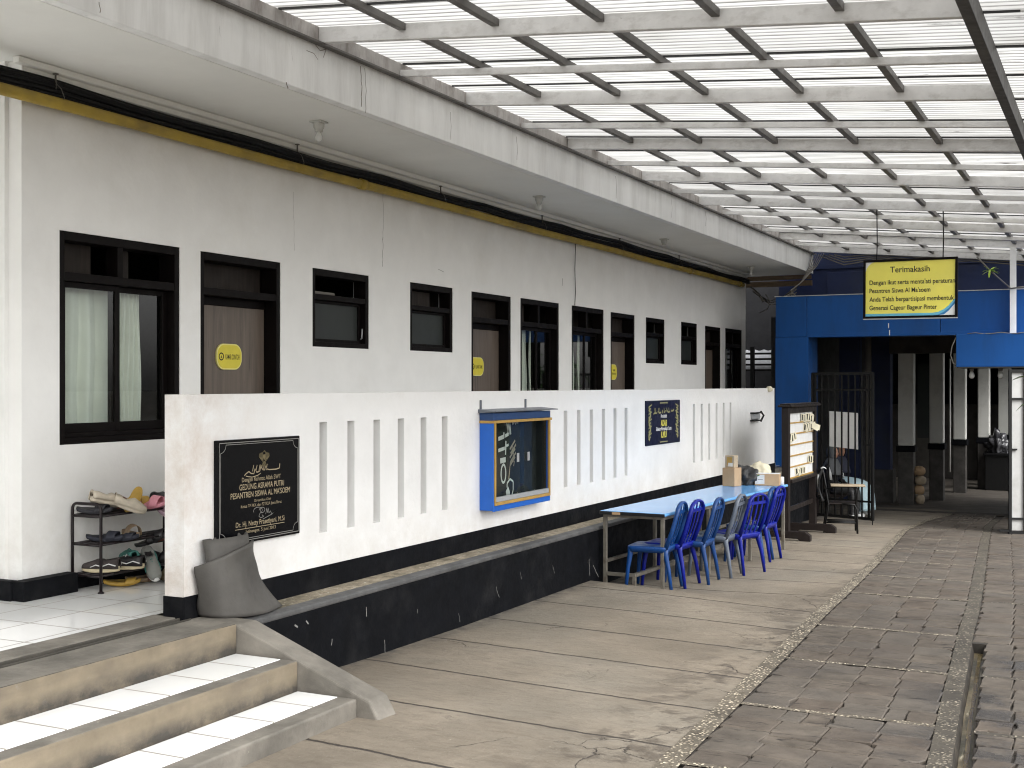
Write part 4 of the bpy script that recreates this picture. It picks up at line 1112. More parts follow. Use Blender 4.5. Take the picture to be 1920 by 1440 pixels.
for yy in (mid - .10, mid + .12):
    mb = MB(); mb.box(xf - .006, xf - .001, yy - .022, yy + .022, .70, .78); mb.build('handle', M['alu'], dc, bevel=.004)
F = frame_M((-4.9915, (ya + yb) / 2 + .20, .735), (0, 1, 0), (0, 0, 1)) @ Matrix.Diagonal((.92, 1.05, 1, 1))
mb = MB()
def blob(pts, mi=0, h=.003): mb.add([F @ V((a, b, h)) for a, b in pts], [tuple(range(len(pts)))], mi)
def rot_rect(cx, cy, w, h_, a, mi=0, hh=.003):
    c_, s_ = math.cos(R(a)), math.sin(R(a)); blob([(cx + x * c_ - y * s_, cy + x * s_ + y * c_) for x, y in ((-w / 2, -h_ / 2), (w / 2, -h_ / 2), (w / 2, h_ / 2), (-w / 2, h_ / 2))], mi, hh)
for i in range(5): rot_rect(-.30 + .018 * i, .275 - .006 * i, .018, .12 - .01 * (i % 3), 12 * (-1) ** i)
for i in range(4): rot_rect(-.16 + .03 * i, .30 + .008 * (i % 2), .05, .028, 30 * (-1) ** i)
rot_rect(-.43, .175, .12, .035, 8); rot_rect(-.305, .195, .075, .030, 12); rot_rect(-.37, .195, .022, .05, 0)
rot_rect(-.42, .075, .14, .03, 6); rot_rect(-.33, .085, .024, .12, -4); rot_rect(-.29, .105, .05, .022, 10)
rot_rect(-.39, -.02, .12, .045, 3)
rot_rect(-.245, -.115, .018, .16, -14, 1)
for i in range(5): rot_rect(-.18 + .018 * (i % 2), .105 - .036 * i, .14, .020, 32, 1); rot_rect(-.185 + .01 * i, .085 - .036 * i, .012, .05, -20, 1)
line_poly(mb, arc(-.38, -.135, .052, 0, 360, 18, .078), .022, F, 0, .003)
line_poly(mb, [(-.30, -.225), (-.235, -.19), (-.165, -.215), (-.165, -.29), (-.205, -.35)], .018, F, 0, .003); line_poly(mb, [(-.30, -.225), (-.30, -.26)], .018, F, 0, .003)
blob([(-.33, -.29), (-.28, -.25), (-.24, -.30), (-.235, -.36), (-.27, -.37), (-.32, -.32)], 0, .004)
blob([(-.13, -.40), (-.03, -.40), (-.035, -.34), (-.07, -.315), (-.11, -.345)], 1, .004); 
rot_rect(.31, -.365, .03, .09, 0, 0, .012)
line_poly(mb, arc(.27, -.38, .10, 10, 170, 10, .05), .008, F, 0, .004)
mb.build('paper_cutouts', [M['paper'], M['paper_tan']], dc)

wf = thing('hose_bracket', 'small black and white wall bracket near the far end of the parapet', 'bracket', (-5.0, 18.42, .9))
mb = MB(); mb.box(-5.0, -4.96, 18.22, 18.60, .87, .95); mb.build('body', M['alu'], wf, bevel=.006)
mb = MB(); mb.box(-5.0, -4.93, 18.18, 18.63, .955, .975); mb.box(-5.0, -4.93, 18.16, 18.60, .84, .86); mb.tube([(-4.95, 18.60, .985), (-4.92, 18.66, .92), (-4.95, 18.60, .83)], .016, 8); mb.build('clamp', M['iron'], wf, bevel=.004)
mb = MB(); mb.lathe([(.01, 0), (.05, .01), (.062, .05), (.03, .085), (.01, .09)], 12, 0, Matrix.Translation((-4.985, 19.25, 1.28)))
tag(mb.build('wall_knob', M['cream'], loc=(-4.985, 19.25, 1.28)), 'beige knob near the far top corner of the white parapet', 'knob')
# ------------------------------------------------------------------ folded rubber mat against the parapet
mb = MB()
# outer flap: a curved sheet, flared at the foot; inner roll stands higher
def q2(a, b, c, t): return V(a) * (1 - t) ** 2 + V(b) * 2 * t * (1 - t) + V(c) * t * t
def mat_outer(u, v):
    # u: from the free left flap round the front to the flared right foot; v: upward
    foot = q2((-4.985, 5.80, .008), (-4.62, 5.76, -.012), (-4.79, 6.37, -.018), u)
    topz = .305 + .075 * clamp(u / .5) + .035 * clamp((u - .5) / .5)
    top = q2((-4.972, 5.745, 0), (-4.72, 5.80, 0), (-4.905, 6.215, 0), u); top.z = topz
    k = clamp((u - .35) / .5); vx = v * (1 - k) + (1 - (1 - v) ** 2.6) * k
    p = foot.lerp(top, vx); p.z = foot.z + (top.z - foot.z) * v
    b_ = math.sin(math.pi * v)
    p += V((.026, .014, 0)) * mnoise.noise((u * 4.2, v * 3.4, 1.7)) * (.3 + v * (1.2 - v))
    p.x += .012 * b_ * (1 - u) + .010 * math.sin(u * 11 + v * 3) * (1 - v) * clamp(u * 3)
    return p
mb.grid(mat_outer, 36, 18)
def mat_inner(u, v):
    a = R(-150 + 420 * u); r = .205 - .05 * u
    top = .470 + .008 * math.sin(u * 5) + (.012 * math.sin(u * 70) if u > .5 else 0)
    return (max(-4.985, -4.915 + r * .34 * math.cos(a) - .03 * v + .035 * (1 - v)), 6.01 + r * math.sin(a) + .03 * (1 - v), -.015 + top * v)
mb.grid(mat_inner, 48, 8)
o = mb.build('rubber_mat', M['rubber'], loc=(-4.86, 6.18, -.02), solid=.014)
tag(o, 'grey rubber mat rolled up and leaning under the black plaque', 'mat')
mb = MB(); mb.grid(lambda u, v: (-4.90 + .24 * u, 6.22 + .36 * v - .06 * u, -.018 + .03 * (1 - v) * math.sin(math.pi * u) + .006 * u), 8, 8)
# ------------------------------------------------------------------ shoe rack and shoes
rk = thing('shoe_rack', 'dark metal three-tier shoe rack against the wall under the nearest window', 'shoe rack', (-6.22, 6.55, 0))
XR, XF, YA, YBk = -6.365, -6.107, 6.13, 7.02
SH = [.11, .318, .51]
def end_frame(y):
    mb = MB()
    P = [(XR, y, .004), (XR, y, .555)]
    for i in range(1, 6): a = R(18 * i); P.append((XR + .04 - .04 * math.cos(a), y, .555 + .04 * math.sin(a)))
    Q = [(XF - .04 + .04 * math.sin(R(18 * i)), y, .555 + .04 * math.cos(R(18 * i))) for i in range(0, 6)]
    mb.tube(P + Q + [(XF, y, .004)], .0105, 8)
    for x in (XR, XF): mb.lathe([(.022, 0), (.022, .006), (.012, .014)], 10, 0, Matrix.Translation((x, y, 0)))
    for z in SH: mb.tube([(XR, y, z), (XF, y, z)], .009, 8)
    mb.build('end_frame', M['rack'], rk)
end_frame(YA); end_frame(YBk)
for z in SH:
    mb = MB()
    for x in (XR + .01, XR + .09, XF - .09, XF - .005): mb.tube([(x, YA, z + .004), (x, YBk, z + .004)], .0075, 8)
    mb.build('shelf', M['rack'], rk)
def sole_pts(L, w, n=28):
    P = []
    for i in range(n):
        t = 2 * math.pi * i / n
        x = math.cos(t); y = math.sin(t)
        px = L / 2 * (abs(x) ** .85) * (1 if x > 0 else -1)
        k = w / 2 * (1.0 if x > .1 else .80 + .2 * clamp((x + .2) / .3)) * (1 - .10 * math.exp(-((x + .1) / .25) ** 2))
        P.append((px, k * (abs(y) ** .8) * (1 if y > 0 else -1)))
    return P
def bend(p, L): return .02 * (p / (L / 2)) ** 2
def place(M_, pos, yaw, pitch=0, roll=0):
    return Matrix.Translation(pos) @ Matrix.Rotation(R(yaw), 4, 'Z') @ Matrix.Rotation(R(pitch), 4, 'Y') @ Matrix.Rotation(R(roll), 4, 'X')
MATC = {}
def cm(nm, c, r=.55):
    if nm not in MATC: MATC[nm] = surf(nm, c, r, .12, 20, bmp=.15, bscale=120, bdist=.001)
    return MATC[nm]
SG = 'shoes on the rack'
def slide(label, pos, yaw, c_sole, c_strap, pitch=0, roll=0, L=.25, w=.095, th=.028, strap=(.02, .085), high=.055, two=False):
    t = thing('sandal', label, 'sandal', pos, SG)
    T = place(None, pos, yaw, pitch, roll)
    mb = MB(); P = sole_pts(L, w); n = len(P)
    vs = [(x * .96, y * .94, bend(x, L)) for x, y in P] + [(x, y, bend(x, L) + th * .5) for x, y in P] + [(x * .98, y * .97, bend(x, L) + th) for x, y in P] + [(x * .9, y * .85, bend(x, L) + th * .88) for x, y in P]
    fs = [tuple(range(n - 1, -1, -1))]
    for r_ in range(3):
        for k in range(n): k2 = (k + 1) % n; fs.append((r_ * n + k, r_ * n + k2, (r_ + 1) * n + k2, (r_ + 1) * n + k))
    fs.append(tuple(3 * n + k for k in range(n)))
    mb.add(vs, fs, 0, True, T); mb.build('sole', c_sole, t)
    def strap_mesh(xa, xb, hi):
        m2 = MB()
        def fn(u, v, off=0):
            a = math.pi * u; x = xa + (xb - xa) * v + .012 * math.sin(a)
            wy = (w / 2 + .004) * (1.0 - .1 * v)
            return T @ V((x, -wy * math.cos(a), th * .4 + bend(x, L) + (hi * (1 - .25 * v) + th * .3) * math.sin(a) ** .7))
        m2.grid(fn, 14, 5); m2.build('strap', c_strap, t, solid=.005)
    strap_mesh(strap[0], strap[1], high)
    if two: strap_mesh(strap[0] - .06, strap[0] - .012, high)
    return t
def sneaker(label, pos, yaw, c_up, c_sole, c_trim, pitch=0, roll=0, L=.265, w=.095, laces=True, tall=.075, stripe=True):
    t = thing('shoe', label, 'shoe', pos, SG)
    T = place(None, pos, yaw, pitch, roll)
    P = sole_pts(L, w); n = len(P); th = .032
    mb = MB()
    vs = [(x * .97, y * .95, bend(x, L) * .5) for x, y in P] + [(x * 1.0, y * 1.0, bend(x, L) * .5 + .008) for x, y in P] + [(x * .985, y * .97, bend(x, L) * .5 + th) for x, y in P] + [(x * .9, y * .85, bend(x, L) * .5 + th) for x, y in P]
    fs = [tuple(range(n - 1, -1, -1))]
    for r_ in range(3):
        for k in range(n): k2 = (k + 1) % n; fs.append((r_ * n + k, r_ * n + k2, (r_ + 1) * n + k2, (r_ + 1) * n + k))
    fs.append(tuple(3 * n + k for k in range(n)))
    mb.add(vs, fs, 0, True, T); mb.build('sole', c_sole, t)
    # upper: rings along the foot, toe low, opening at the ankle
    st_ = [(-.5, .022, .60, .064), (-.47, .040, .78, tall), (-.36, .044, .80, tall + .004), (-.2, .043, .84, tall - .006), (-.06, .044, .92, tall - .012), (.08, .046, .98, .062), (.22, .047, 1.0, .048), (.36, .044, .95, .037), (.46, .032, .75, .028), (.495, .016, .45, .018)]
    m2 = MB(); vs = []; fs = []; k_ = 12
    for x, hw, s_, h in st_:
        for i in range(k_ + 1):
            a = math.pi * i / k_
            yy = -hw * math.cos(a); zz = math.sin(a) ** .55 * h
            if x < -.1 and .3 < i / k_ < .7: zz *= .55 if -.45 < x else .98
            vs.append((x * L * .97, yy, th * .85 + zz))
    for r_ in range(len(st_) - 1):
        for i in range(k_): fs.append((r_ * (k_ + 1) + i, r_ * (k_ + 1) + i + 1, (r_ + 1) * (k_ + 1) + i + 1, (r_ + 1) * (k_ + 1) + i))
    m2.add(vs, fs, 0, True, T); m2.build('upper', c_up, t, solid=.004)
    ml = MB(); ml.add([(x, y, z) for x, y, z in [((-.29 + .15 * math.cos(a * .5236)) * L, .034 * math.sin(a * .5236), th * .85 + tall * (.60 if math.cos(a * .5236) < .3 else .78)) for a in range(12)]], [tuple(range(12))], 0, False, T); ml.build('lining', c_trim if not stripe and not laces else blk, t)  # disc over the opening: rust lining on loafers, elsewhere black for the shaded inside
    m3 = MB()
    if stripe:
        for s_ in (-1, 1):
            pts = [T @ V((x * L, s_ * (.0475 + .002), th + z)) for x, z in ((-.46, .018), (-.28, .030), (-.1, .012), (.06, .022), (.2, .006))]
            m3.tube(pts, .0065, 6, flat=.6)
    if laces:
        for x in (-.02, .05, .12, .19): 
            m3.tube([T @ V((x * L, -.026, th + .045 - x * .12)), T @ V(((x + .02) * L, 0, th + .066 - x * .14)), T @ V((x * L, .026, th + .045 - x * .12))], .004, 6)
    if stripe or laces: m3.build('trim', c_trim, t)
    return t
cream = cm('cream_leather', (.50, .44, .35)); char = cm('charcoal_foam', (.028, .028, .034), .7); must = cm('mustard_foam', (.42, .26, .045)); pink = cm('pink_foam', (.66, .27, .33))
lil = cm('lilac_foam', (.45, .32, .38)); tan = cm('tan_suede', (.26, .185, .115)); nav = cm('navy_foam', (.022, .024, .036), .7); blk = cm('black_leather', (.012, .011, .012), .45)
brn = cm('rust_leather', (.11, .035, .022)); teal = cm('teal_mesh', (.05, .20, .17)); grym = cm('grey_mesh', (.22, .225, .205)); gum = cm('cream_rubber', (.58, .50, .33)); whr = cm('white_rubber', (.70, .70, .68)); dbr = cm('dark_canvas', (.045, .036, .034), .8); peach = cm('peach_knit', (.50, .33, .25))
olive = cm('olive_brown', (.14, .11, .06))
Z1, Z2, Z3 = SH[0] + .012, SH[1] + .012, SH[2] + .012
slide('charcoal slide sandal at the near end of the top shelf under a cream loafer', (-6.235, 6.20, Z3), 18, char, char, L=.26, high=.045)
sneaker('cream loafer lying tilted over the near end of the top shelf', (-6.17, 6.25, Z3 + .055), 80, cream, cream, brn, pitch=13, roll=-12, laces=False, stripe=False, tall=.055, L=.27)
sneaker('cream loafer with rust lining hanging over the front of the top shelf', (-6.11, 6.38, Z3 + .018), 62, cream, cream, brn, pitch=20, roll=14, laces=False, stripe=False, tall=.055, L=.25)
slide('black slip-on standing behind the cream loafers on the top shelf', (-6.29, 6.40, Z3), 80, blk, brn, L=.24, high=.07)
slide('mustard yellow slide propped upright on the top shelf', (-6.19, 6.52, Z3 + .045), -70, must, must, pitch=38, roll=-20, L=.25, w=.105, high=.06)
slide('dark mustard-lined sandal tucked behind the mustard slide', (-6.27, 6.62, Z3), 75, blk, must, L=.24, high=.06)
slide('pink slide on the top shelf, left one of its pair', (-6.18, 6.67, Z3), 12, pink, pink, roll=6, L=.25, w=.105, high=.07)
slide('pink slide on the top shelf, right one of its pair beside the parapet', (-6.15, 6.79, Z3 + .004), 8, pink, pink, roll=-4, L=.25, w=.105, high=.075)
slide('small lilac slide poking down below the front rail of the top shelf', (-6.11, 6.73, Z3 - .045), 5, lil, lil, pitch=30, L=.18, w=.08, high=.03)
sneaker('black trainer with pale laces behind the pink slides', (-6.28, 6.92, Z3), 100, blk, blk, whr, stripe=False)
slide('flat dark navy slide with a pale badge on the middle shelf', (-6.20, 6.26, Z2), 20, nav, nav, L=.27, high=.05)
slide('second dark navy slide on the middle shelf near the front rail', (-6.15, 6.36, Z2 - .004), 28, nav, nav, L=.25, high=.03)
slide('tan suede slide with a wide strap on the middle shelf', (-6.20, 6.50, Z2), -25, tan, tan, L=.25, high=.075)
slide('black sandal with crossed straps at the far end of the middle shelf', (-6.17, 6.70, Z2 - .06), 35, blk, blk, pitch=-22, L=.26, two=True)
slide('rust and black sandal hanging off the far end of the middle shelf', (-6.15, 6.80, Z2 - .05), 25, blk, brn, pitch=-16, roll=10, L=.26, two=True)
sneaker('brown canvas skate shoe with a white wave stripe on the bottom shelf', (-6.215, 6.24, Z1), 200, dbr, gum, whr, L=.27)
sneaker('black and white skate shoe behind the rack leg on the bottom shelf', (-6.16, 6.42, Z1), 195, blk, gum, whr, L=.27)
sneaker('teal running shoe lying at the back of the bottom shelf', (-6.26, 6.55, Z1 + .02), 150, teal, whr, teal, L=.26, stripe=False)
sneaker('grey and teal running shoe leaning nose-down off the bottom shelf onto the tiles', (-6.10, 6.60, .098), -30, grym, whr, teal, pitch=33, roll=10, L=.29, tall=.085)
slide('black slip-on shoe at the far end of the bottom shelf', (-6.18, 6.76, Z1), 20, blk, blk, L=.26, high=.06, two=True)
slide('mustard yellow slide lying on the tiles under the rack', (-6.20, 6.42, .004), 40, must, must, L=.25, high=.03)
slide('flat brown sandal on the tiles under the rack behind the grey shoe', (-6.20, 6.62, .004), 60, tan, brn, L=.25, high=.03)
slide('olive brown clog on the tiles beside the parapet end', (-6.04, 6.72, .004), -10, blk, olive, L=.25, high=.075, two=True)
# ------------------------------------------------------------------ long blue table
TB = thing('long_table', 'long table with a light blue top on a steel frame beside the ledge wall', 'table', (-3.95, 11.30, -.62), rz=R(-3.0))
ORG[TB.name] = V((0, 0, 0))      # local coordinates below: x -0.7..0 across, y 0..4.07 along
ZT = .143 + .62
def tb(mb, name, mats, bevel=0, par=TB, **k):
    o = mb.build(name, mats, par, bevel=bevel, **k); return o
mb = MB(); mb.box(-.70, 0, 0.012, 4.07, ZT - .032, ZT); tb(mb, 'tabletop', M['table_blue'], .012)
mb = MB(); mb.box(-.70, -.004, -.004, .012, ZT - .036, ZT - .004); mb.box(-.56, -.47, -.006, -.003, ZT - .034, ZT - .008, 1); tb(mb, 'end_strip', [M['edge_black'], M['cardboard']], .004)
TM = Matrix.Translation((-3.95, 11.30, 0)) @ Matrix.Rotation(R(-3.0), 4, 'Z')
def leg(x, y):
    p = TM @ V((x, y, 0)); zb = floor_z(p.x, p.y) + .62
    mb = MB(); mb.box(x - .018, x + .018, y - .018, y + .018, zb, ZT - .066); return tb(mb, 'leg', M['tube_steel'], .003)
for y in (.06, 1.33, 2.7, 4.0):
    leg(-.66, y); leg(-.045, y)
mb = MB()
for x in (-.66, -.045): mb.box(x - .017, x + .017, .042, 4.018, ZT - .066, ZT - .033)
for y in (.06, 1.33, 2.7, 4.0): mb.box(-.642, -.063, y - .016, y + .016, ZT - .065, ZT - .034)
tb(mb, 'top_frame', M['tube_steel'], .003)
mb = MB()
mb.box(-.64, -.33, .045, .075, .115, .15); mb.box(-.365, -.33, .045, .08, .015, .115); mb.box(-.365, -.33, .078, 3.98, .115, .15)
mb.box(-.676, -.645, .08, 3.98, .24, .272); mb.box(-.64, -.365, 3.98, 4.01, .06, .095); mb.box(-.365, -.06, 3.985, 4.015, .06, .095)
tb(mb, 'stretcher', M['tube_steel'], .003)
# ------------------------------------------------------------------ plastic chairs
def chair_proto(label, mat):
    t = thing('plastic_chair', label, 'chair', (0, 0, 0), 'plastic chairs along the blue table')
    sh = .43
    mb = MB()   # seat: dished rounded slab with a rolled apron
    def rr(w, d, r, n=5):
        P = []
        for cx, cy, a0 in ((w - r, -d + r, -90), (w - r, d - r, 0), (-w + r, d - r, 90), (-w + r, -d + r, 180)):
            for i in range(n): a = R(a0 + 90 * i / (n - 1)); P.append((cx + r * math.cos(a), cy + r * math.sin(a)))
        return P
    rings = [(.195, .200, .055, -.055), (.208, .212, .06, -.012), (.205, .208, .06, 0.0), (.185, .19, .055, .002), (.12, .125, .05, -.008), (.04, .04, .02, -.012)]
    vs = []; fs = []; n = 20
    for w, d, r, z in rings:
        for x, y in rr(w, d, r): vs.append((x, y * (1.0 if x < 0 else .97), sh + z))
    for r_ in range(len(rings) - 1):
        for k in range(n): k2 = (k + 1) % n; fs.append((r_ * n + k, r_ * n + k2, (r_ + 1) * n + k2, (r_ + 1) * n + k))
    fs.append(tuple((len(rings) - 1) * n + k for k in range(n)))
    mb.add(vs, fs, 0, True); mb.build('seat', mat, t, solid=.005)
    # legs: angle-section look, tapered, slightly splayed; the rear pair runs up into the back
    def leg(x0, y0, x1, y1):
        m2 = MB()
        pts = [V((x1, y1, 0)), V((x1 + (x0 - x1) * .5, y1 + (y0 - y1) * .5, .22)), V((x0, y0, .36)), V((x0 * .97, y0 * .97, .428))]
        m2.tube(pts, [.017, .021, .028, .034], 8, flat=.75); m2.build('leg', mat, t)
    leg(-.178, -.175, -.215, -.205); leg(-.178, .175, -.215, .205); leg(.178, -.172, .245, -.200); leg(.178, .172, .245, .200)
    # backrest: arch and three slats
    b = MB()
    bx = lambda z: .185 + .120 * (z - sh) / .43 + .02 * math.sin(math.pi * (z - sh) / .43)
    path = [V((bx(sh - .03), -.178, sh - .03)), V((bx(sh + .15), -.190, sh + .15)), V((bx(sh + .28), -.182, sh + .28))]
    for i in range(9):
        a = R(180 - 180 * i / 8); path.append(V((bx(sh + .355 + .065 * math.sin(a)) + .0, .172 * math.cos(a), sh + .335 + .095 * math.sin(a))))
    path += [V((bx(sh + .28), .182, sh + .28)), V((bx(sh + .15), .190, sh + .15)), V((bx(sh - .03), .178, sh - .03))]
    b.tube(path, [.024, .022, .021] + [.023] * 9 + [.021, .022, .024], 8, flat=.62)
    for yy in (-.085, 0, .085):
        pts = [V((bx(sh + z) - .004, yy * (1 + .25 * z), sh + z)) for z in (-.01, .1, .2, .3, .405)]
        for a_, c_ in zip(pts, pts[1:]): b.bar(a_, c_ + (c_ - a_) * .02, .024, .009, up=(1, 0, .3))
    b.bar((bx(sh + .32), -.17, sh + .335), (bx(sh + .32), .17, sh + .335), .012, .03)
    b.build('backrest', mat, t)
    return t
CH = [('chair_mid', 'medium blue plastic chair nearest the camera at the blue table', 1268, -3.93, 4, 0),
      ('chair_royal', 'royal blue plastic chair second from the near end of the blue table', 1299, -3.86, -3, 0),
      ('chair_steel', 'steel blue plastic chair between a royal blue chair and the grey one', 1338, -3.74, 2, 0),
      ('chair_grey', 'only grey plastic chair in the row at the blue table', 1381, -3.66, 0, 0),
      ('chair_royal', 'royal blue plastic chair turned outward, just beyond the grey chair', 1420, -3.52, -18, 0),
      ('chair_steel', 'steel blue plastic chair second from the far end of the blue table', 1441, -3.66, 0, 0),
      ('chair_royal', 'royal blue plastic chair farthest from the camera at the table end', 1455, -3.62, -4, 0)]
protos = {}
for mk, lab, px, x, rz, _ in CH:
    if mk not in protos: o = protos[mk] = chair_proto(lab, M[mk])
    else:
        o = copy_tree(protos[mk]); o['label'] = lab
    y = Yat(px, x + .02)
    xc = x - .225
    o.location = (xc, y, floor_z(x, y) + .002); o.rotation_euler = (0, 0, R(rz))
# ------------------------------------------------------------------ boxes and bags on the table
zt = .144
def crate(name, label, cat, c, sx, sy, sz, rz, mat, extra=None):
    T = Matrix.Translation(c) @ Matrix.Rotation(R(rz), 4, 'Z')
    t = thing(name, label, cat, c)
    mb = MB(); mb.box(-sx / 2, sx / 2, -sy / 2, sy / 2, 0, sz, 0, T); mb.build('box', mat, t, bevel=.004)
    if extra: extra(t, T)
    return t
def ex1(t, T):
    mb = MB(); mb.box(-.015, .015, -.1275, .1275, .303, .3045, 0, T); mb.build('tape', M['cream'], t)
crate('cardboard_box', 'tall plain brown cardboard box standing on the blue table', 'box', (-4.30, 14.80, zt), .17, .17, .225, -14, M['cardboard'])
def stand_extra(t, T):
    mb = MB(); mb.box(-.035, .035, -.052, -.0505, .03, .13, 0, T); mb.box(-.02, .045, -.0535, -.052, .015, .06, 1, T); mb.build('card', [M['trim'], M['paper']], t)
T1 = (-4.31, 14.82, zt + .2255)
crate('table_sign', 'small brown card box with a pale label standing on the tall cardboard box', 'box', T1, .125, .10, .150, -14, M['paper_tan'], stand_extra)
def ex2(t, T):
    mb = MB(); mb.box(-.145, -.03, -.0925, -.091, .02, .135, 0, T); mb.box(-.14, -.09, -.0935, -.0925, .118, .134, 1, T); mb.box(-.11, -.05, -.0935, -.0925, .07, .076, 2, T); mb.build('shipping_label', [M['paper'], M['leaf'], M['ink']], t)
    mb = MB(); mb.box(-.15, .15, -.09, .09, .1455, .149, 0, T); mb.build('lid', M['sign_white'], t)
crate('carton', 'flat carton with a white shipping label at the far end of the blue table', 'box', (-3.93, 15.10, zt), .30, .18, .145, 8, M['cardboard'], ex2)
def lump(name, label, cat, c, sx, sy, sz, mat, seed, rz=0, fold=.35, freq=3.2):
    bm = bmesh.new(); bmesh.ops.create_icosphere(bm, subdivisions=4, radius=1)
    for v in bm.verts:
        p = v.co.copy()
        n = mnoise.fractal(p * freq * .55 + V((seed, seed * 2, 0)), .9, 2.1, 5) * fold
        q = p * (1 + n)
        r_ = abs(mnoise.noise(p * freq + V((0, seed, 3)))) * .25
        q = q * (1 - r_)
        z = max(-.35, q.z); z = (z + .35) / 1.35
        v.co = V((q.x * sx, q.y * sy, z * sz))
    me = bpy.data.meshes.new(name); bm.to_mesh(me); bm.free()
    for p in me.polygons: p.use_smooth = True
    me.materials.append(mat)
    o = bpy.data.objects.new(name, me); COL.objects.link(o); o.location = c; o.rotation_euler = (0, 0, R(rz)); ORG[o.name] = V(c)
    return tag(o, label, cat)
bg = lump('black_bag', 'crumpled black bag between the cardboard boxes on the blue table', 'bag', (-4.22, 15.08, zt), .20, .16, .24, M['bag_black'], 3.3, 20, .5, 3.6)
mb = MB(); mb.tube([(.10, -.12, .03), (.14, -.15, .01), (.20, -.16, .012), (.24, -.12, .02)], .012, 6); mb.tube([(-.05, -.13, .12), (.02, -.15, .125), (.09, -.14, .115)], .009, 6); o2 = mb.build('strap', M['sign_white'], bg)
o2.location = (0, 0, 0)
lump('cream_bag', 'slumped cream cloth bag leaning on the black bag at the far end of the table', 'bag', (-4.10, 15.36, zt), .17, .13, .27, M['cream'], 8.1, 0, .26, 2.0)
mb = MB(); mb.lathe([(.005, .0), (.035, .002), (.036, .09), (.03, .10), (.005, .1)], 12, 0, Matrix.Translation((-3.79, 15.22, zt)))
tag(mb.build('paper_cup', M['sign_white'], loc=(-3.79, 15.22, zt)), 'white paper cup at the far corner of the table beside the flat carton', 'cup')
# ------------------------------------------------------------------ free-standing notice board
nb = thing('notice_board', 'free-standing dark wooden notice board on broad feet with a white ruled panel', 'notice board', (-4.08, 17.45, -.74))
def foot(y):
    z = floor_z(-4.08, y)
    P = [(-.38, 0), (-.22, 0), (-.19, .03), (.17, .03), (.20, 0), (.34, 0), (.34, .08), (.27, .13), (-.31, .13), (-.38, .08)]
    T = Matrix(((1, 0, 0, -4.08), (0, 0, 1, y), (0, 1, 0, z), (0, 0, 0, 1)))
    mb = MB(); mb.prism(P[::-1], -.05, .05, T); mb.build('foot', M['wood_dark'], nb, bevel=.008, recalc=True)
YN, YF = 16.64, 18.27
for y in (YN, YF):
    foot(y)
    mb = MB(); mb.box(-4.13, -4.03, y - .045, y + .045, floor_z(-4.08, y) + .115, 1.085); mb.build('post', M['wood_dark'], nb, bevel=.006)
for nm_, bx_ in (('rail', (-4.12, -4.035, YN + .045, YF - .045, 1.0, 1.08)), ('cap', (-4.17, -3.98, YN - .10, YF + .10, 1.086, 1.115)), ('cap', (-4.15, -4.00, YN - .07, YF + .07, 1.1155, 1.135)), ('rail', (-4.125, -4.0, YN + .0455, YF - .0455, .05, .095)), ('rail', (-4.10, -4.06, YN + .0455, YF - .0455, -.35, -.29))):
    mb = MB(); mb.box(*bx_); mb.build(nm_, M['wood_dark'], nb, bevel=.006)
mb = MB(); mb.box(-4.10, -4.075, YN + .046, YF - .046, .095, 1.0); mb.build('panel', M['sign_white'], nb)
mb = MB()
for i in range(6): mb.box(-4.0745, -4.06, YN + .05, YF - .05, .095 + .152 * i, .113 + .152 * i)
mb.build('slat', M['trim'], nb)
def card(F, w, h, ink=True):
    mb = MB(); mb.add([F @ V(p) for p in ((-w / 2, -h / 2, 0), (w / 2, -h / 2, 0), (w / 2, h / 2, 0), (-w / 2, h / 2, 0))], [(0, 1, 2, 3)], 0)
    if ink: mb.add([F @ V(p) for p in ((-w / 4, -h / 2.6, .002), (w / 6, -h / 2.6, .002), (w / 5, h / 3, .002), (-w / 5, h / 2.6, .002))], [(0, 1, 2, 3)], 1)
    mb.build('card', [M['cream'], M['ink']], nb)
def cards(y0, z0, n, w=.13, h=.11):
    for i in range(n):
        F = frame_M((-4.058 + .005 * i, y0 + rnd.uniform(-.03, .03) + i * .09, z0 + rnd.uniform(-.02, .02)), (rnd.uniform(.05, .3), 1, 0), (0, 0, 1)) @ Matrix.Rotation(R(rnd.uniform(-22, 22)), 4, 'Z')
        card(F, w, h)
cards(17.5, .92, 7); cards(17.65, .78, 6); cards(16.78, .66, 3); cards(17.95, .32, 2); cards(17.15, .18, 5, .12, .10)
for i in range(2):
    F = frame_M((-4.0, 18.05 + .09 * i, .78), (.55, .8, 0), (0, 0, 1)) @ Matrix.Rotation(R(-25 + 8 * i), 4, 'Z')
    card(F, .15, .08, False)
# ------------------------------------------------------------------ school chair with a writing arm
sx, sy = -3.72, 18.55; sz = floor_z(sx, sy)
scx = thing('school_chair', 'black metal school chair with a wooden writing arm in front of the barred gate', 'chair', (sx, sy, sz))
T = Matrix.Translation((sx, sy, sz)) @ Matrix.Rotation(R(14), 4, 'Z')
def tp(*pts): return [T @ V(p) for p in pts]
for yy in (-.21, .21):
    mb = MB(); mb.tube(tp((.22, yy, 0), (.21, yy, .36), (.18, yy, .43), (.0, yy, .44)), .015, 8); mb.build('leg', M['iron'], scx)
    mb = MB(); mb.tube(tp((-.26, yy, 0), (-.19, yy, .42), (-.27, yy, .9)), .013, 8); mb.tube(tp((-.22, yy, .16), (.21, yy, .16)), .010, 6); mb.build('leg', M['iron'], scx)
mb = MB(); mb.box(-.21, .21, -.21, .21, .43, .45, 0, T); mb.build('seat', M['wood_dark'], scx, bevel=.006)
mb = MB(); mb.box(-.262, -.24, -.21, .21, .66, .88, 0, T); mb.build('backrest', M['wood_dark'], scx, bevel=.008)
mb = MB()
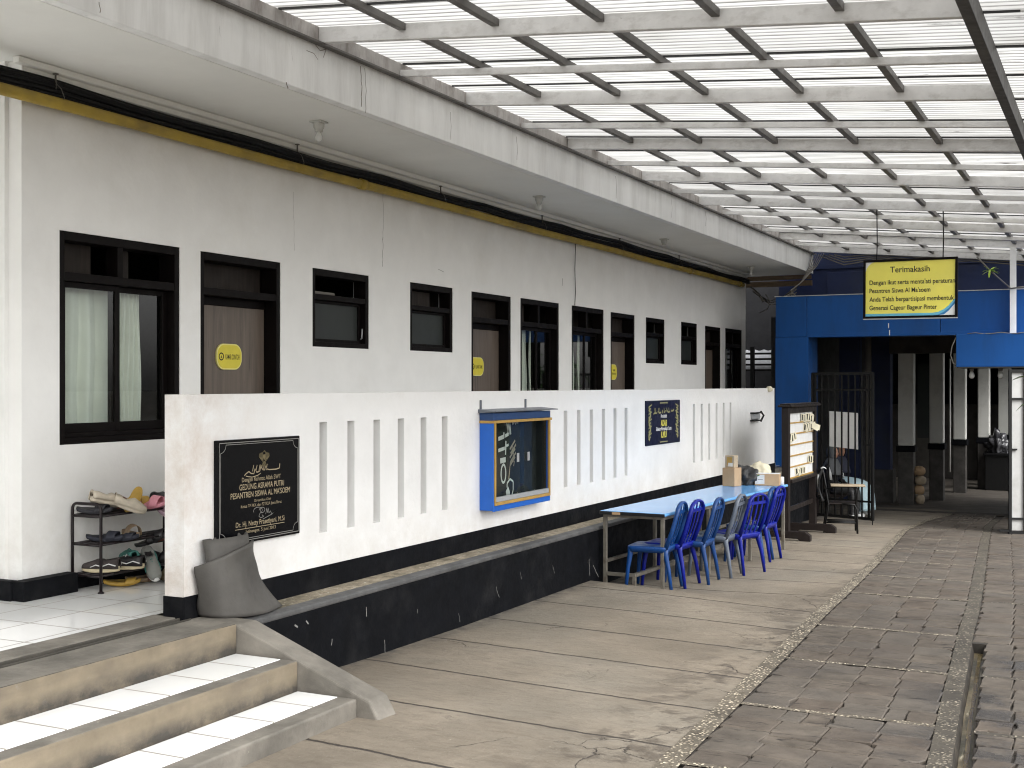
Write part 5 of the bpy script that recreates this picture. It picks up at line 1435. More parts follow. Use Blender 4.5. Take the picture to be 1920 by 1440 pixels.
for k in range(5): mb.tube(tp((-.2, -.15 + .075 * k, .15), (.2, -.15 + .075 * k, .15)), .006, 6)
mb.build('book_shelf', M['iron'], scx)
mb = MB(); mb.box(-.16, .33, -.30, -.02, .70, .722, 0, T); mb.build('writing_arm', M['paper_tan'], scx, bevel=.006)
mb = MB(); mb.tube(tp((-.235, -.21, .66), (-.1, -.23, .69), (.22, -.23, .695)), .011, 6); mb.tube(tp((.19, -.21, .42), (.24, -.23, .695)), .011, 6); mb.build('arm_bracket', M['iron'], scx)
jk = MB()
def jac(u, v):
    a = R(-100 + 200 * u)
    return T @ V((-.27 - .06 * math.sin(math.pi * v) - .02 * math.sin(u * 23) * v, (.24 + .03 * v) * (u - .5) * 2, .93 - .46 * v + .012 * math.sin(u * 15)))
jk.grid(jac, 20, 10); jk.grid(lambda u, v: T @ V((-.27 + .045 * v + .01 * math.sin(u * 12), .48 * (u - .5), .935 - .26 * v)), 12, 6)
for k in range(3): jk.tube(tp(*[(-.335 - .015 * math.sin(i), -.2 + .05 * k + .02 * i, .86 - .06 * i) for i in range(6)]), .010, 6, 1)
for i in range(1): jk.grid(lambda u, v: T @ V((-.30 + .08 * v, -.18 + .26 * u, .945 + .02 * math.sin(math.pi * v))), 6, 6, 1)
tag(jk.build('jacket', [M['bag_black'], M['sign_white']], loc=T @ V((-.27, 0, .7)), solid=.004), 'dark jacket with white stripes hung over the back of the school chair', 'jacket')
# ------------------------------------------------------------------ blue portal, gate and the hall behind
PY = 21.0
po = thing('blue_portal', 'bright blue panelled portal framing the passage at the end of the yard', 'portal', (-3.2, 21.2, -.9))
mb = MB(); mb.box(-5.33, -5.0 + .0, PY, PY + .7, -1.2, 2.2085); mb.box(-5.0, -4.765, PY, PY + .7, -1.2, 2.2085); mb.build('column', M['blue'], po)
mb = MB()
xs = [-5.33, -4.79, -2.62, -.55, 1.6]
for a, b in zip(xs, xs[1:]): mb.box(a + .004, b - .004, PY - .002, PY + .7, 2.212, 2.905)
mb.box(-4.79, 1.6, PY - .004, PY + .006, 2.2, 2.26)
mb.build('lintel', M['blue'], po, bevel=.003)
mb = MB(); mb.box(-5.35, 1.6, PY - .015, PY + .72, 2.905, 2.918); mb.build('flashing', M['alu'], po)
mb = MB(); mb.box(-5.32, -4.80, PY - .004, PY + .004, -.2, -.02); mb.box(-3.43, -3.415, PY - .006, PY - .001, 2.21, 2.30); mb.box(-3.445, -3.43, PY - .006, PY - .001, 2.33, 2.41); mb.m[6:] = [1] * 12; mb.build('scuff', [M['black'], M['paper']], po)
mb = MB(); mb.box(.25, .75, PY + .05, PY + .65, -1.2, 2.208); mb.build('column', M['blue'], po)
bx = thing('blue_awning', 'short bright blue boxed awning jutting out at the right side of the portal', 'awning', (-1.2, 20.4, 1.65))
mb = MB(); mb.box(-2.265, .6, 20.0, PY - .02, 1.668, 2.172); mb.build('fascia_box', M['blue'], bx, bevel=.004)
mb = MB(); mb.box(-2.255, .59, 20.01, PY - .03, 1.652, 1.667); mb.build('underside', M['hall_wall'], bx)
mb = MB(); mb.tube([(-2.27, 20.02, 2.12), (-2.33, 20.02, 1.98), (-2.35, 20.02, 1.85), (-2.31, 20.03, 1.72), (-2.26, 20.04, 1.68)], .008, 6); mb.tube([(-2.1 + .12 * i, 19.99 + .01 * (i % 3), 2.178 + .012 * math.sin(i * 2)) for i in range(9)], .007, 6)
tag(mb.build('loose_wire', M['wire_grey'], loc=(-2.3, 20.02, 1.9)), 'grey wire looping round the corner of the blue awning', 'wire')
for i, (px, py, z) in enumerate([(1822, 690, 1.652), (1876, 690, 1.652)]):
    p = ray(px, py, Z=None, Y=20.35); x = p.x
    t = thing('hanging_bulb', ['bare lamp bulb under the left end of the blue awning', 'bare lamp bulb under the blue awning near the right gate leaf'][i], 'lamp', (x, 20.35, 1.652), 'bulbs under the blue awning')
    a = MB(); a.lathe([(.03, -.05), (.034, -.02), (.034, 0)], 10, 0, Matrix.Translation((x, 20.35, 1.651))); a.build('lamp_holder', M['wire_grey'], t)
    b = MB(); b.lathe([(.004, -.165), (.03, -.155), (.043, -.125), (.038, -.09), (.02, -.05)], 12, 0, Matrix.Translation((x, 20.35, 1.651))); b.build('bulb', M['bulb'], t)
# barred gate leaf on the left, standing half open
def gate_leaf(name, label, A, B, z0, z1, bars, rails, double=True):
    A = V(A); B = V(B); g = thing(name, label, 'gate', (A.x, A.y, z0))
    d = (B - A); L = d.length; d.normalize()
    P = lambda s, z: V((A.x + d.x * s, A.y + d.y * s, z))
    mb = MB()
    for s in (0.02, L - .02): mb.bar(P(s, z0), P(s, z1), .05, .04, up=tuple(d))
    for s in ((.07, L - .085) if double else ()): mb.bar(P(s, z0 + .02), P(s, z1 - .03), .03, .03, up=tuple(d))
    for z in (z0 + .025, z1 - .02): mb.bar(P(0, z), P(L, z), .03, .045)
    mb.build('frame', M['iron'], g)
    for z in rails:
        mb = MB(); mb.bar(P(.03, z), P(L - .03, z), .022, .03); mb.build('rail', M['iron'], g)
    for i in range(bars):
        s = .07 + (L - .155) * (i + 1) / (bars + 1)
        mb = MB(); mb.bar(P(s, z0 + .04), P(s, z1 - .03), .020, .020, up=tuple(d)); mb.build('bar', M['iron'], g)
    return g, P, L
gA = (-4.64, 20.72, 0); gB = (-3.555, 20.28, 0)
g, P, L = gate_leaf('barred_gate', 'black barred gate leaf standing half open in front of two seated people', gA, gB, -.80, 1.595, 7, [1.31, -.50])
mb = MB(); mb.bar(P(L - .02, -.93), P(L - .02, -.6), .014, .014); mb.build('drop_bolt', M['iron'], g)
mb = MB(); mb.bar(P(L - .06, .28), P(L - .06, .52), .05, .02); mb.bar(P(L - .12, .42), P(L - .02, .42), .03, .03); mb.build('latch', M['iron'], g)
mb = MB()
n_ = V((gB[0] - gA[0], gB[1] - gA[1], 0)).normalized(); nn = V((-n_.y, n_.x, 0))
a_, b_ = P(.30, 0) + nn * .03, P(.865, 0) + nn * .03
mb.add([V((a_.x, a_.y, .37)), V((b_.x, b_.y, .335)), V((b_.x, b_.y, .93)), V((a_.x, a_.y, .955))], [(0, 1, 2, 3)])
tag(mb.build('white_sheet', M['bright_sheet'], loc=(a_.x, a_.y, .6), solid=.004), 'blank white sheet fixed behind the bars of the half-open gate', 'sheet')
gC = (-1.50, 19.85, 0); gD = (-.35, 20.25, 0)
g2, P2, L2 = gate_leaf('sheeted_gate', 'black gate leaf backed with white sheet at the right edge under the blue awning', gC, gD, -.86, 1.62, 6, [1.18, -.62], False)
n2 = V((gD[0] - gC[0], gD[1] - gC[1], 0)).normalized(); nn2 = V((-n2.y, n2.x, 0))
mb = MB(); a_, b_ = P2(.045, 0) + nn2 * .025, P2(L2 - .05, 0) + nn2 * .025
mb.add([V((a_.x, a_.y, -.80)), V((b_.x, b_.y, -.80)), V((b_.x, b_.y, 1.58)), V((a_.x, a_.y, 1.58))], [(0, 1, 2, 3)]); mb.build('backing_sheet', M['gate_sheet'], g2, solid=.004)
mb = MB(); mb.bar(P2(-.02, .42), P2(.12, .42), .03, .025); mb.bar(P2(-.14, -.80), P2(.02, -.80), .05, .03); mb.build('bolt', M['iron'], g2)
# ------------------------------------------------------------------ hanging thank-you sign
sg = thing('hanging_sign', 'yellow framed Terimakasih sign hanging from the canopy in front of the blue portal', 'sign', (-2.42, 16.4, 2.24))
A0, A1 = V((-3.01, 16.42, 0)), V((-1.838, 16.38, 0)); d = (A1 - A0).normalized(); wS = (A1 - A0).length
zc = 2.638; hS = .765
F = frame_M((A0.x, A0.y, 2.255), (d.x, d.y, -.006), (.006, 0, 1))
mb = MB()
fw = .03
for x0, x1, y0, y1 in ((0, fw, 0, hS), (wS - fw, wS, 0, hS), (fw, wS - fw, 0, fw), (fw, wS - fw, hS - fw, hS)): mb.box(x0, x1, y0, y1, -.03, .02, 0, F)
mb.build('frame', M['frame'], sg, bevel=.003)
mb = MB(); mb.box(.0, wS, -.012, .0, -.03, .02, 0, F); mb.build('bottom_strip', M['alu'], sg)
mb = MB(); mb.box(fw, wS - fw, fw, hS - fw, -.02, .004, 0, F); mb.build('panel', M['banner_yellow'], sg)
def patch(pts, mats, h, name):
    m2 = MB(); m2.add([F @ V((x, y, h)) for x, y in pts], [tuple(range(len(pts)))]); m2.build(name, mats, sg)
iw0, iw1, ih0, ih1 = fw, wS - fw, fw, hS - fw
patch([(iw0, ih1)] + [(iw0 + .105 * (1 - math.sin(R(t))), ih1 - .125 * (1 - math.cos(R(t)))) for t in range(90, -1, -10)][::-1][::-1] if False else [(iw0, ih1), (iw0, ih1 - .125), (iw0 + .012, ih1 - .085), (iw0 + .035, ih1 - .045), (iw0 + .07, ih1 - .015), (iw0 + .105, ih1)], M['sign_white'], .0045, 'white_corner')
cur = lambda k: [(wS * .74, ih0 + .018 + k), (wS * .80, ih0 + .028 + k), (wS * .86, ih0 + .062 + k), (wS * .91, ih0 + .11 + k), (iw1, ih0 + .20 + k)]
def band(k0, k1): return [(iw0, ih0 + max(0, k0))] + [(x, max(ih0, y)) for x, y in cur(k0 - .018)] + [(x, y) for x, y in cur(k1 - .018)][::-1] + [(iw0, ih0 + k1)]
patch([(wS * .80, ih0)] + [(iw1, ih0)] + [(iw1, ih0 + .16), (wS * .93, ih0 + .085), (wS * .87, ih0 + .025)], M['sign_white'], .0045, 'white_corner')
def ribbon(k0, k1, mat, h, nm):
    lo = [(iw0, ih0 + k0 * .3)] + [(x, max(ih0, y - .018 + k0)) for x, y in cur(0)]; up = [(iw0, ih0 + .010 + k1)] + [(x, y - .018 + k1 + .01) for x, y in cur(0)]
    m2 = MB()
    for (a, b), (c, e), (a2, b2), (c2, e2) in zip(lo, lo[1:], up, up[1:]): m2.add([F @ V((a, b, h)), F @ V((c, e, h)), F @ V((c2, e2, h)), F @ V((a2, b2, h))], [(0, 1, 2, 3)])
    m2.build(nm, mat, sg)
ribbon(-.035, .004, M['banner_blue'], .0050, 'blue_ribbon'); ribbon(-.002, .022, M['banner_cyan'], .0056, 'cyan_ribbon')
text_part(sg, M['ink'], 'Terimakasih', wS * .50, hS * .775, wS * .42, F, 0, .080, bold=.008, h=.0065)
for s_, ww, k in (("Dengan ikut serta menta'ati peraturan", .905, .575), ("Pesantren Siswa Al Ma'soem", .65, .435), ('Anda Telah berpartisipasi membentuk', .895, .29), ('Generasi Cageur Bageur Pinter', .72, .145)):
    text_part(sg, M['ink'], s_, wS * .068, hS * k, wS * ww, F, 0, .062, bold=.012, left=True, h=.0065)
for x in (-2.835, -2.015):
    mb = MB(); mb.tube([(x, 16.40, 3.0), (x + .006, 16.405, 3.25), (x, 16.41, RZ(x) + .01)], .007, 6); mb.build('hanger_wire', M['cable'], sg)
# ------------------------------------------------------------------ covered hall behind the portal
ha = thing('covered_hall', 'dark covered hall with a navy upper wall behind the blue portal', 'building', (-3, 28, -.95))
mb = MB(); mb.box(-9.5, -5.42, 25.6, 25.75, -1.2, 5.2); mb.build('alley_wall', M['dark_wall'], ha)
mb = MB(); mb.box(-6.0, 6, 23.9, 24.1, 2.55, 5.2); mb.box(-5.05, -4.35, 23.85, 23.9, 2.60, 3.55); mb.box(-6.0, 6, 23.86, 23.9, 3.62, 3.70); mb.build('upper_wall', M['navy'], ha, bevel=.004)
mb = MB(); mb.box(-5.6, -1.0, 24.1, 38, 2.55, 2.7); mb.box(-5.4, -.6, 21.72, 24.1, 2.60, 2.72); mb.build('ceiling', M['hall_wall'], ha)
mb = MB(); mb.box(-9.5, -1.0, 37.5, 37.7, -1.2, 2.6); mb.box(-5.6, -5.4, 21.75, 37.5, -1.2, 2.6); mb.box(-1.0, -.85, 30.5, 37.6, -1.2, 2.6); mb.box(-.75, -.6, 22.2, 26.2, -1.2, 2.6); mb.build('back_wall', M['dark_wall'], ha)  # side pieces out of view are added to darken the hall
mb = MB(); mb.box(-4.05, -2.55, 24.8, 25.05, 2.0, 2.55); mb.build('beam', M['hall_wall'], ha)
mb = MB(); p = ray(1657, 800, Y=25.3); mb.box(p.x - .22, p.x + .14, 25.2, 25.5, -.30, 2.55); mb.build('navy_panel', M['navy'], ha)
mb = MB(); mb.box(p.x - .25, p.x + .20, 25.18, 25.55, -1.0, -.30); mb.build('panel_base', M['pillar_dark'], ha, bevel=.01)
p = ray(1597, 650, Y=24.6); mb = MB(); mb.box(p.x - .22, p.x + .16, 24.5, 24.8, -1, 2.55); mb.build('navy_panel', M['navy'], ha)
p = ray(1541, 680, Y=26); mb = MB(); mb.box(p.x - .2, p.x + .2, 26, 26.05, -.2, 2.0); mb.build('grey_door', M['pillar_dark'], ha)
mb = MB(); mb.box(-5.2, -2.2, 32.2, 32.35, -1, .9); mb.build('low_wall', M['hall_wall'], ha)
p = ray(1733, 700, Y=31); mb = MB(); mb.box(p.x - .16, p.x + .16, 31.0, 31.1, .1, 1.9); mb.build('glass_panel', M['frost'], ha)
PL = [((1700, 945), 'nearest grey pillar with a black collar in the dark hall', .145), ((1757, 937), 'second grey pillar with a black collar, beside the round sack stack', .135), ((1800, 923), 'third grey pillar with a black collar in the dark hall', .130), ((1845, 916), 'fourth grey pillar with a black collar, left of the green bin', .125), ((1884, 905), 'farthest dim grey pillar beside the right gate leaf', .14)]
for (px, py), lab, hw in PL:
    q = ray(px, py, Z=-.95); x, y = q.x, q.y
    t = thing('pillar', lab, 'pillar', (x, y, -.95), 'pillars of the covered hall')
    mb = MB(); mb.box(x - hw, x + hw, y - hw, y + hw, .20, 2.55); mb.build('shaft', M['pillar'], t, bevel=.02)
    mb = MB(); mb.box(x - hw - .03, x + hw + .03, y - hw - .03, y + hw + .03, .08, .20); mb.build('collar', M['black'], t, bevel=.01)
    mb = MB(); mb.box(x - hw - .002, x + hw + .002, y - hw - .002, y + hw + .002, -1.05, .08); mb.build('base', M['pillar_dark'], t, bevel=.012)
# four round sacks stacked beside the second pillar
q = ray(1724, 945, Z=-.95); 
for i in range(4):
    r = .125 - .012 * (3 - i) + (.004 if i % 2 else 0)
    mb = MB(); c = V((q.x + .012 * (-1) ** i, q.y, -.945 + .185 * i))
    prof = [(.015, .0), (r * .75, .006), (r * .98, .06), (r, .095), (r * .9, .145), (r * .5, .18), (.02, .186)]
    mb.lathe(prof, 14, 0, Matrix.Translation(c))
    for v in range(len(mb.v)): mb.v[v] += V((1, 1, 0)) * .012 * mnoise.noise(mb.v[v] * 14)
    tag(mb.build('round_sack', M['cardboard'] if i % 2 else M['paper_tan'], loc=c), ['bottom round tan sack of the stack between the hall pillars', 'second round brown sack from the bottom between the hall pillars', 'third round tan sack from the bottom between the hall pillars', 'topmost round brown sack of the stack between the hall pillars'][i], 'sack', 'sacks stacked between the hall pillars')
q = ray(1862, 890, Z=-.3); 
q = ray(1858, 885, Y=30.5)
bn = thing('green_bin', 'green plastic bin at the back of the hall', 'bin', (q.x, 30.5, -.95))
mb = MB(); mb.lathe([(.17, 0), (.21, .5), (.215, .62)], 16, 0, Matrix.Translation((q.x, 30.5, -.95))); mb.build('body', cm('green_plastic', (.02, .16, .02)), bn)
mb = MB(); mb.lathe([(.23, .62), (.23, .66), (.21, .67)], 16, 0, Matrix.Translation((q.x, 30.5, -.95))); mb.build('rim', cm('green_plastic', (.02, .16, .02)), bn)
q2 = ray(1880, 870, Y=29.3)
ct = thing('dark_counter', 'dark counter against the right side of the hall carrying a black plastic bag', 'counter', (q2.x, 29.3, -.95))
mb = MB(); mb.box(q2.x - .35, q2.x + .55, 29.1, 29.7, -.95, -.18); mb.build('body', M['iron'], ct, bevel=.01)
mb = MB(); mb.box(q2.x - .38, q2.x + .58, 29.06, 29.74, -.18, -.13); mb.build('worktop', M['cable'], ct, bevel=.006)
lump('plastic_bag', 'crumpled shiny black plastic bag on the dark counter', 'bag', (q2.x - .1, 29.35, -.13), .24, .2, .45, surf('black_plastic_bag', (.05, .05, .055), .22, .2, 5), 5.5, 0, .55, 4.2)
q = ray(1628, 800, Y=23.4)
mb = MB(); mb.tube([(q.x, 23.4, -.95), (q.x, 23.4, 2.6)], .055, 12); tag(mb.build('downpipe', M['wire_grey'], loc=(q.x, 23.4, -.95)), 'grey vertical pipe rising behind the barred gate', 'pipe')
q = ray(1781, 800, Y=28)
mb = MB(); mb.tube([(q.x, 28, -.5), (q.x, 28.0, 1.95)], .022, 8); tag(mb.build('thin_pole', M['conduit'], loc=(q.x, 28, -.95)), 'thin pale pole between the second and third hall pillars', 'pole')
# alley: bright metal panel behind dark rails
al = thing('metal_panel', 'shiny metal panel behind dark rails in the gap left of the blue portal', 'panel', (-6.6, 24.3, 1.4))
a0 = ray(1402, 657, Y=24.6); a1 = ray(1462, 694, Y=24.1)
mb = MB()
def tin(u, v):
    y = 24.1 + .5 * v; x = -7.4 + 1.75 * u
    return (x, y, a1.z + (a0.z - a1.z) * v + .012 * math.cos(u * 60))
mb.grid(tin, 60, 2); mb.build('sheet', M['silver'], al, solid=.003)
for k in range(4):
    mb = MB(); yy = 23.95; z_ = CAMZ + (720.5 - (662 + 10.5 * k)) / 2300 * 25.0 * .955; mb.tube([(-7.3, yy, z_), (-5.7, yy, z_)], .02, 8); mb.build('rail', M['iron'], al)
mb = MB(); q = ray(1411, 680, Y=23.95); mb.box(q.x - .04, q.x + .04, 23.92, 23.98, -1, a0.z + .05); mb.build('post', M['iron'], al)
mb = MB(); mb.box(-4.4, -1.2, 23.25, 23.55, gz(23.4) - .02, gz(23.4) + .006); st(mb.build('drain_grate', M['mortar']))
# ------------------------------------------------------------------ loose wiring at the end of the eave
mb = MB()
for k in range(6):
    o_ = .045 * k
    mb.tube([(-5.22 + o_, 23.3, 3.86), (-5.20 + o_ * .6, 23.0, 3.60), (-5.28 + o_ * .7, 22.6 - .1 * k, 3.25), (-5.30 + o_ * .5, 22.0 - .1 * k, 3.05), (-5.28 + o_, 21.4, 2.925)], .008, 6)
for k in range(3):
    mb.tube([(-5.30, 22.4, 3.2 - .06 * k), (-5.55, 22.5, 3.02 - .07 * k), (-5.9, 22.8, 2.96 - .03 * k), (-6.25, 22.9, 3.16)], .010, 6)
mb.tube([(-6.3, 22.95, 3.25), (-6.1, 22.8, 3.1), (-6.0, 22.7, 2.95)], .02, 6)
mb.tube([(-6.0, 22.9, 3.1), (-5.92, 22.95, 2.95), (-6.0, 23.0, 2.82), (-6.15, 23.0, 2.76)], .010, 6)
tag(mb.build('wire_bundle', M['wire_grey'], loc=(-5.3, 22.5, 3.2)), 'tangle of grey wires hanging from the end of the eave to the blue portal', 'wires')
mb = MB()
for k in range(4):
    mb.tube([(-5.1 + .1 * k, 23.3, 3.83), (-4.6, 23.2, 3.62 + .05 * k), (-4.0, 23.2, 3.70 + .03 * k), (-3.3, 23.2, 3.58 + .04 * k), (-2.4, 23.2, 3.60 + .03 * k), (-1.5, 23.2, 3.48 + .05 * k), (-.6, 23.2, 3.52 + .03 * k)], .013, 6)
tag(mb.build('wire_bundle', M['wire_grey'], loc=(-3, 23.2, 3.6)), 'grey wires sagging along the far edge of the canopy', 'wires')
mb = MB(); mb.box(-6.6, -5.3, 23.56, 23.62, 3.42, 3.50); mb.box(-6.6, -5.3, 23.64, 23.70, 3.30, 3.40)
tag(mb.build('eave_plank', cm('raw_plank', (.16, .11, .065)), loc=(-5.9, 23.6, 3.4)), 'bare wooden planks under the far end of the eave', 'planks')
# ------------------------------------------------------------------ the two seated people behind the gate
def person(label, pos, yaw, head_turn, m_top, m_bot, m_hijab, stripes):
    T = Matrix.Translation(pos) @ Matrix.Rotation(R(yaw), 4, 'Z')
    t = thing('person', label, 'person', pos, None)
    vs = []; es = []; rs = []
    def add(p, r, par=None):
        vs.append(V(p)); rs.append(r if isinstance(r, tuple) else (r, r)); i = len(vs) - 1
        if par is not None: es.append((par, i))
        return i
    pel = add((0, 0, .54), (.15, .12)); wa = add((.0, 0, .68), (.125, .105), pel); ch = add((.02, 0, .85), (.15, .11), wa)
    nb = add((.03, 0, .98), .07, ch); nt_ = add((.05, 0, 1.05), .048, nb); hd = add((.06, 0, 1.13), (.075, .08), nt_); add((.055, 0, 1.22), (.07, .08), hd)
    for s in (-1, 1):
        sh = add((.02, s * .165, .92), .058, ch); el = add((.07, s * .225, .68), .042, sh); wr = add((.27, s * .11, .605), .027, el)
        pa = add((.34, s * .07, .61), (.030, .018), wr)
        for k, (dy, L_) in enumerate(((-.026, .060), (-.009, .072), (.009, .068), (.026, .052))):
            f1 = add((.365 + L_ * .5, s * .07 + dy, .612), .0085, pa); add((.37 + L_ * .95, s * .07 + dy * 1.05, .595), .007, f1)
        th = add((.30, s * .07 - s * .035, .622), .010, wr); add((.345, s * .07 - s * .055, .615), .008, th)
        hp = add((.10, s * .09, .53), .088, pel); kn = add((.46, s * .10, .52), .062, hp); an = add((.45, s * .10, .10), .040, kn); add((.58, s * .11, .045), (.036, .028), an)
    me = bpy.data.meshes.new('body'); me.from_pydata([tuple(v) for v in vs], es, [])
    o = bpy.data.objects.new('body', me); COL.objects.link(o)
    sk = o.modifiers.new('skin', 'SKIN'); ss = o.modifiers.new('sub', 'SUBSURF'); ss.levels = 2; ss.render_levels = 2
    for i, r in enumerate(rs): me.skin_vertices[0].data[i].radius = r
    me.skin_vertices[0].data[0].use_root = True
    dg = bpy.context.evaluated_depsgraph_get()
    m2 = bpy.data.meshes.new_from_object(o.evaluated_get(dg)); bpy.data.objects.remove(o)
    b = MB()
    b.add([v.co for v in m2.vertices], [tuple(p.vertices) for p in m2.polygons], 0, True)
    for k, f in enumerate(b.f):
        c = sum((b.v[i] for i in f), V()) / len(f)
        if c.z > 1.02 or (c.x > .285 and .57 < c.z < .66 and abs(c.y) < .14 and c.z > .59 - .0): b.m[k] = 1
        elif c.z < .11: b.m[k] = 3
        elif c.z < .50 or (c.x > .12 and c.z < .60): b.m[k] = 2
    # face: sculpted head over the neck
    H = Matrix.Translation((.055, 0, 1.15)) @ Matrix.Rotation(R(head_turn), 4, 'Z')
    def head(u, v):
        a = 2 * math.pi * u; ph = math.pi * (v - .5)
        x = math.cos(ph) * math.cos(a); y = math.cos(ph) * math.sin(a); z = math.sin(ph)
        r = V((.092 * x, .074 * y * (1 - .18 * clamp(-z)), .118 * z))
        f = clamp((x - .5) * 2)
        r.x += .024 * f * math.exp(-(y / .16) ** 2) * math.exp(-((z + .08) / .22) ** 2)       # nose
        r.x -= .008 * f * math.exp(-((abs(y) - .36) / .16) ** 2) * math.exp(-((z - .12) / .12) ** 2)   # eye sockets
        r.x += .008 * f * math.exp(-(y / .3) ** 2) * math.exp(-((z + .48) / .10) ** 2)        # lips
        return H @ r
    b.grid(head, 28, 20, 1)
    for s in (-1, 1):
        e = MB(); 
        b.lathe([(.002, -.003), (.010, -.002), (.010, .002), (.002, .003)], 8, 4, H @ Matrix.Translation((.082, s * .030, .014)) @ Matrix.Rotation(R(90), 4, 'Y') @ Matrix.Diagonal((.55, 1.2, 1, 1)))
        b.bar(H @ V((.088, s * .018, .034)), H @ V((.078, s * .046, .032)), .004, .005, 4)
    b.bar(H @ V((.094, -.020, -.052)), H @ V((.094, .020, -.052)), .006, .008, 5)
    for i in range(len(b.v)): b.v[i] = T @ b.v[i]
    b.build('body', [m_top, M['skin'], m_bot, M['sign_white'], M['ink'], cm('lip_tone', (.28, .10, .08))], t)
    # headscarf: hood round the face and a drape over the shoulders
    hb = MB()
    def hood(u, v):
        a = R(46 + 268 * u); ph = R(-62 + 152 * v)
        k = 1.0 + .06 * math.sin(u * 30) * (1 - v)
        p = V((.112 * math.cos(ph) * math.cos(a) * k - .006, .096 * math.cos(ph) * math.sin(a) * k, .142 * math.sin(ph)))
        if v < .25: p = p.lerp(V((.07 * math.cos(a), .07 * math.sin(a), -.13)), (.25 - v) * 2)
        return T @ (H @ p)
    hb.grid(hood, 26, 14)
    def drape(u, v):
        a = 2 * math.pi * u; r = .072 + .115 * v ** .7; f = 1 + .08 * math.sin(a * 7) * v
        return T @ V((.04 + r * .95 * f * math.cos(a), r * 1.15 * f * math.sin(a), 1.06 - .26 * v ** 1.1 - .03 * math.cos(a) * v))
    hb.grid(drape, 32, 8); hb.build('headscarf', m_hijab, t, solid=.004)
    if m_bot is not M['bag_black']:
        s_ = MB()
        P_ = [(-.05, .58, .16, .14), (.12, .585, .185, .115), (.32, .58, .20, .105), (.46, .555, .20, .10), (.545, .46, .195, .10), (.565, .30, .19, .10), (.575, .14, .20, .10)]
        def skirt(u, v):
            i = min(len(P_) - 2, int(v * (len(P_) - 1))); f = v * (len(P_) - 1) - i
            x, z, w, h = [P_[i][k] * (1 - f) + P_[i + 1][k] * f for k in range(4)]
            j = min(len(P_) - 2, i); dx = P_[j + 1][0] - P_[j][0]; dz = P_[j + 1][1] - P_[j][1]; L_ = math.hypot(dx, dz); nx, nz = -dz / L_, dx / L_
            a = 2 * math.pi * u; q = 1 + .05 * math.sin(a * 6 + v * 4) * v
            return T @ V((x + nx * h * math.sin(a) * q, w * math.cos(a) * q, z + nz * h * math.sin(a) * q))
        s_.grid(skirt, 30, 18); s_.build('skirt', m_bot, t, solid=.004)
    if stripes:
        q = MB()
        for k in range(3):
            for s in (-1, 1):
                q.tube([T @ V((.055 + .012 * k, s * (.21 + .0), .92 - .002 * k)), T @ V((.105 + .012 * k, s * .245, .82)), T @ V((.12 + .016 * k, s * .258, .70))], .006, 6)
        q.build('sleeve_stripe', M['sign_white'], t)
    return t
hj1 = fabric('grey_scarf', (.10, .105, .11)); hj2 = fabric('dark_scarf', (.035, .038, .055)); top1 = fabric('black_jersey', (.012, .012, .014)); top2 = fabric('navy_jersey', (.012, .013, .022)); sk2 = fabric('pale_blue_cloth', (.48, .64, .70)); jn = fabric('blue_jeans', (.03, .04, .07))
pA = ray(1556, 850, Y=21.5); pB = ray(1571, 850, Y=21.9)
gA_ = gz(21.6)
person('seated person in a grey headscarf and black jacket with white stripes behind the gate', (pA.x, pA.y, gA_ - .04), -12, -8, top1, M['bag_black'], hj1, True)
person('seated person in a dark top and pale blue skirt, face turned to the yard', (pB.x, pB.y, gA_ - .02), -18, -38, top2, sk2, hj2, False)
bh = thing('bench', 'dark bench on which the two people sit behind the barred gate', 'bench', (pA.x, 21.8, gA_))
mb = MB(); mb.box(pA.x - .25, pB.x + .22, 21.35, 22.25, gA_ + .36, gA_ + .41); mb.build('seat', M['wood_dark'], bh, bevel=.006)
for x in (pA.x - .2, pB.x + .16):
    for y in (21.42, 22.18):
        mb = MB(); mb.box(x - .025, x + .025, y - .025, y + .025, gA_ - .03, gA_ + .36); mb.build('leg', M['wood_dark'], bh)
